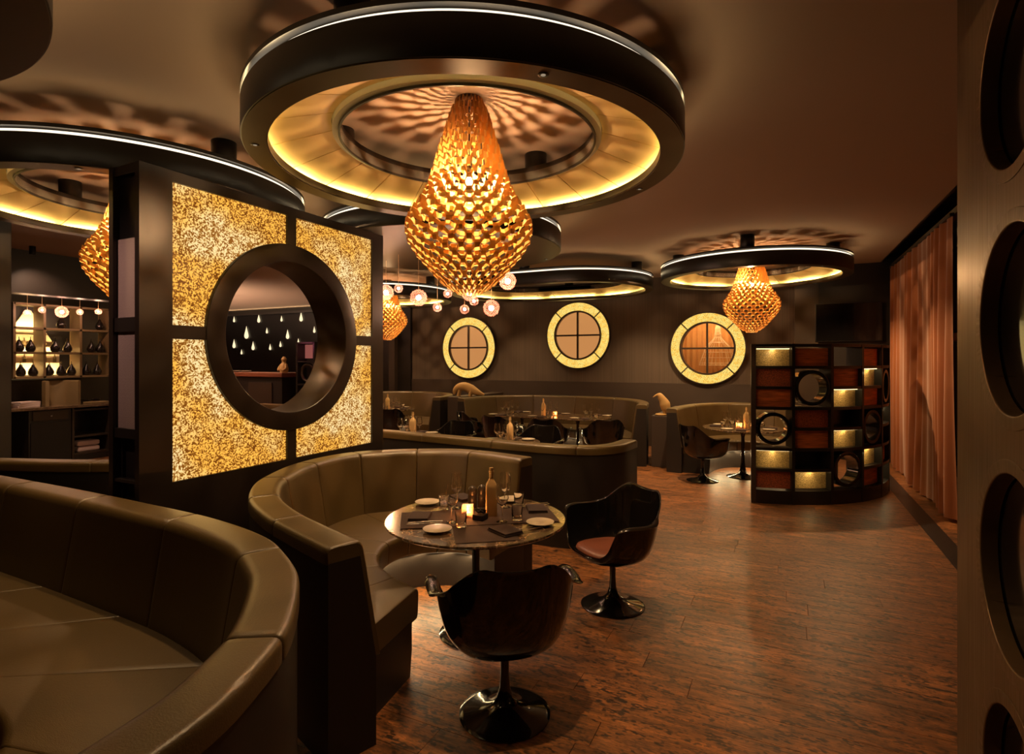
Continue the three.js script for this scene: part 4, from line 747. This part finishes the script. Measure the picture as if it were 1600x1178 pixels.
{
  const cab = thing('service_cabinet', 'dark service cabinet with a drawer below the lit wall shelf', 'cabinet', 5.0, 0, -11.35);
  part('body', box(0.6, 0.92, 0.60, 0, 0.46, 0.0), M.dark, cab); const dr = part('drawer', rbox(0.02, 0.15, 0.5, 0.004, 0.31, 0.83, 0.0), M.bronze, cab); part('knob', new THREE.SphereGeometry(0.014, 10, 8).translate(0.33, 0.82, 0), M.steel, dr); part('door', rbox(0.02, 0.68, 0.56, 0.004, 0.31, 0.38, 0), M.black, cab);
  const cb = thing('service_cabinet', 'open dark service cabinet holding folded towels', 'cabinet', 5.62, 0, -11.35);
  for (const s of [-1, 1]) part('side', box(0.6, 0.92, 0.03, 0, 0.46, s * 0.285), M.bronze, cb); part('back', box(0.02, 0.92, 0.54, -0.29, 0.46, 0), M.black, cb);
  for (const y of [0.12, 0.42, 0.88]) part('shelf', box(0.58, 0.03, 0.54, 0, y, 0), M.bronze, cb);
  part('plinth', box(0.58, 0.1, 0.54, 0, 0.05, 0), M.dark, cb);
  solo('counter_top', rbox(0.74, 0.05, 1.9, 0.01, 0, 0.955, 0), M.marble, 'dark stone counter top over the service cabinets', 'counter', 5.25, 0, -11.33);
  for (const [z, y] of [[0, 0.135], [0, 0.235]]) solo('folded_towel', rbox(0.3, 0.09, 0.36, 0.03, 0, 0.045, 0), M.towel, y < 0.2 ? 'pale folded towel, lower one in the open cabinet' : 'pale folded towel, upper one in the open cabinet', 'towel', 5.62, y, -11.28, 0, 'folded towels');
  const pod = thing('curved_leather_hood', 'curved tan padded hood standing on the service counter', 'hood', 5.25, 0.98, -11.45);
  part('shell', sweep(planPath([[5.02, -11.25], [5.08, -11.5], [5.25, -11.58], [5.42, -11.5], [5.52, -11.2]], 5.25, -11.2, 5.25, -11.45, 0.04), roundPoly([[0, 0], [0, 0.42, 0.03], [0.05, 0.42, 0.02], [0.05, 0]], 3)), M.tan, pod);
  for (let i = 0; i < 3; i++) solo('menu_stack', rbox(0.24, 0.03, 0.30, 0.004, 0, 0.015, 0), M.paper, ['bottom menu in the pile on the service counter', 'middle menu in the pile on the service counter', 'top menu in the pile on the service counter'][i], 'menu', 4.72, 0.98 + i * 0.031, -11.2, 0.1 * i, 'menus on the service counter');
  for (const [p, l] of [[5.72, 'small black bowl on the service counter, nearer the hood'], [5.9, 'small black bowl on the service counter, nearer the pillar']]) solo('black_bowl', lathe([[0, 0.002], [0.04, 0], [0.085, 0.06], [0.08, 0.06], [0.036, 0.01], [0, 0.01]], 20), M.gloss, l, 'bowl', p, 0.98, -11.46, 0, 'black bowls on the service counter');
  solo('wood_tray', rbox(0.26, 0.03, 0.34, 0.006, 0, 0.015, 0), M.tan, 'flat wooden tray on the front of the service counter', 'tray', 5.75, 0.98, -11.12);
  solo('corner_pillar', rbox(0.42, CEIL - 0.006, 0.42, 0.02, 0, CEIL / 2, 0), M.bronze, 'bronze pillar right of the lit wall shelf', 'pillar', 6.28, 0, -10.6);
}
// ---------------------------------------------------------------- lounge seen through the round opening
{
  const drops = [[-16.79, 3.15, 0.21], [-15.59, 3.14, 0.29], [-14.54, 3.10, 0.20], [-13.68, 3.13, 0.31], [-16.18, 2.69, 0.43], [-15.21, 2.73, 0.20], [-14.27, 2.59, 0.31], [-13.12, 2.71, 0.21], [-16.79, 2.32, 0.31], [-15.86, 2.24, 0.30], [-15.06, 2.19, 0.21], [-14.59, 2.28, 0.20], [-16.42, 2.04, 0.18], [-13.80, 2.25, 0.41]];
  const words = ['small drop lamp at the upper left of the teardrop wall', 'big drop lamp second in the top row of the teardrop wall', 'small drop lamp third in the top row of the teardrop wall', 'big drop lamp at the right of the top row', 'largest drop lamp, left in the second row', 'small drop lamp in the middle of the second row', 'mid-size drop lamp right of centre in the second row', 'small drop lamp farthest right in the second row', 'drop lamp farthest left in the third row', 'drop lamp second in the third row', 'small drop lamp third in the third row', 'small drop lamp fourth in the third row', 'smallest drop lamp, lowest of the teardrop wall', 'tall drop lamp above the distant pink-lit rack'];
  const g = lathe([[0, 0], [0.11, 0.03], [0.19, 0.12], [0.21, 0.24], [0.17, 0.42], [0.09, 0.66], [0.03, 0.88], [0, 1]], 20).scale(1, 1, 0.5);
  drops.forEach(([q, y, h], i) => { const o = thing('teardrop_lamp', words[i], 'lamp', 12.87, y - h / 2, q, 0, 'teardrop lamps on the black wall'); o.scale.setScalar(h); part('drop_light_glass', g, M.drop, o); part('mount', new THREE.CylinderGeometry(0.05, 0.05, 0.06, 10).rotateX(Math.PI / 2).translate(0, 0.3, -0.09), M.black, o); });
  rectLight(scene, [1, 0.72, 0.4], 0.25, 4, 1.2, V(12.75, 2.7, -15), new THREE.Vector3(0, 0, 1));
  { const o = thing('lounge_cove', 'slim light cove along the top of the teardrop wall', 'cove light', 12.82, 3.26, -14.8); part('ledge', box(4.9, 0.03, 0.14, 0, 0, 0), M.dark, o); part('lip', box(4.9, 0.075, 0.012, 0, 0.022, 0.07), M.dark, o); part('cove_light_strip', box(4.8, 0.012, 0.02, 0, 0.022, -0.01), M.cove, o); rectLight(o, [1, 0.72, 0.45], 8, 4.8, 0.03, new THREE.Vector3(0, 0.035, 0.02), new THREE.Vector3(0, 0.8, 0.6)); }
  [0, 1, 2].forEach((i) => solo('lounge_step', rbox(1.1, 0.36 + 0.17 * i, 0.28, 0.01, 0, 0.18 + 0.085 * i, 0), M.tan, ['lowest tan step seen through the round opening', 'middle tan step seen through the round opening', 'top tan step seen through the round opening'][i], 'step', 8.9 + i * 0.3, 0, -10.9, 0, 'steps in the lounge'));
  for (const [p, q, I, l] of [[9.7, -12.9, 16, 'small ceiling spot over the lounge bar'], [4.3, -10.0, 12, 'small ceiling spot before the service counter'], [0.8, -3.95, 9, 'small ceiling spot aimed at the end of the gold partition']]) {
    const o = thing('ceiling_spot', l, 'spotlight', p, CEIL - 0.12, q, 0, 'small ceiling spots'); part('can', lathe([[0.034, 0], [0.04, 0], [0.04, 0.119], [0, 0.119], [0, 0.02], [0.034, 0.018], [0.034, 0]], 20), M.black, o); part('lens_light', new THREE.CylinderGeometry(0.033, 0.033, 0.004, 16).translate(0, 0.012, 0), M.lens, o);
    const sp = new THREE.SpotLight(new THREE.Color().setRGB(1, 0.64, 0.42), I, 0, 0.75, 0.7); sp.position.set(0, 0.004, 0); if (q > -5) { sp.target.position.set(0.23, -1.5, -1.32); sp.angle = 0.45; sp.color.setRGB(1, 0.6, 0.48); } else sp.target.position.set(q < -12 ? -0.2 : -1.25, -2.3, -0.9); sp.castShadow = true; sp.name = 'spot_beam'; o.add(sp, sp.target);
  }
  [-13.0, -14.6, -16.2].forEach((q, i) => {
    const o = thing('wall_uplighter', ['wall uplighter nearest the bar wall corner', 'middle wall uplighter in the hidden lounge corner', 'farthest wall uplighter in the hidden lounge corner'][i], 'wall lamp', 7.2, 2.2, q, 0, 'lounge wall uplighters');
    part('bowl', lathe([[0.0, -0.08], [0.06, -0.07], [0.11, -0.02], [0.13, 0.03], [0.122, 0.03], [0.10, -0.015], [0.05, -0.06], [0, -0.068]], 24).translate(0, 0, -0.16), M.bronze, o); part('arm', box(0.03, 0.03, 0.06, 0, -0.03, -0.03), M.bronze, o);
    part('light_disc', new THREE.CylinderGeometry(0.10, 0.10, 0.004, 24).translate(0, 0.0, -0.16), M.lens, o);
    const sp = new THREE.SpotLight(new THREE.Color().setRGB(1, 0.66, 0.44), 60, 0, 1.3, 0.6); sp.position.set(0, 0.012, -0.16); sp.target.position.set(0, 2, -1.6); sp.castShadow = true; sp.name = 'uplight_beam'; o.add(sp, sp.target);
  });
  const bar = thing('lounge_bar', 'dark lounge bar with red-brown top seen through the round opening', 'bar', 10.9, 0, -13.6); part('body', box(3.4, 1.30, 0.7, 0, 0.65, 0), M.dark, bar); part('top', rbox(3.5, 0.12, 0.8, 0.02, 0, 1.36, 0), std([0.16, 0.05, 0.025], 0.4), bar); part('panel', box(0.9, 1.1, 0.02, 0.9, 0.6, 0.37), M.bronze, bar);
  [-14.95, -14.5, -14.05, -13.6].forEach((q, i) => solo('serving_dish', lathe([[0, 0.0], [0.07, 0.0], [0.15, 0.035], [0.14, 0.04], [0.06, 0.01], [0, 0.01]], 20), M.china, ['pale dish leftmost on the lounge bar', 'pale dish second from left on the lounge bar', 'pale dish third from left on the lounge bar', 'pale dish rightmost on the lounge bar'][i], 'dish', 10.8, 1.42, q, 0, 'dishes on the lounge bar'));
  const fig = thing('seated_carving', 'small carved seated figure on the lounge bar seen through the opening', 'carving', 10.75, 1.42, -12.05); part('body', merge([loft([[0, 0, 0, 0.10], [0, 0.10, 0, 0.12], [0, 0.22, 0, 0.09], [0, 0.28, 0, 0.05], [0, 0.36, 0, 0.075], [0, 0.43, 0, 0.03]], 12, 3), loft([[0.08, 0.22, 0.02, 0.03], [0.13, 0.12, 0.06, 0.03], [0.08, 0.06, 0.12, 0.03]], 8, 3), loft([[-0.08, 0.22, 0.02, 0.03], [-0.13, 0.12, 0.06, 0.03], [-0.08, 0.06, 0.12, 0.03]], 8, 3)]), M.sculpt, fig);
  const rack = thing('lounge_rack', 'distant rack with a round hole lit pink, seen through the opening', 'rack', 10.2, 0, -10.55);
  for (const s of [-1, 1]) part('upright', box(0.05, 2.2, 0.3, s * 0.28, 1.1, 0), M.dark, rack); for (const y of [0.5, 1.15, 1.72, 2.18]) part('shelf', box(0.56, 0.04, 0.3, 0, y, 0), M.dark, rack);
  part('light_panel', box(0.5, 0.34, 0.02, 0, 1.97, -0.1), glow([0.9, 0.25, 0.2], 0.25), rack); part('round_tube', new THREE.TorusGeometry(0.21, 0.04, 10, 32).translate(0, 1.44, 0.05), M.bronze, rack);
  rectLight(rack, [1, 0.16, 0.35], 1.5, 0.5, 0.3, new THREE.Vector3(0, 2.1, 0.35), new THREE.Vector3(0, -0.6, -0.8));
}
renderer.render(scene, camera);
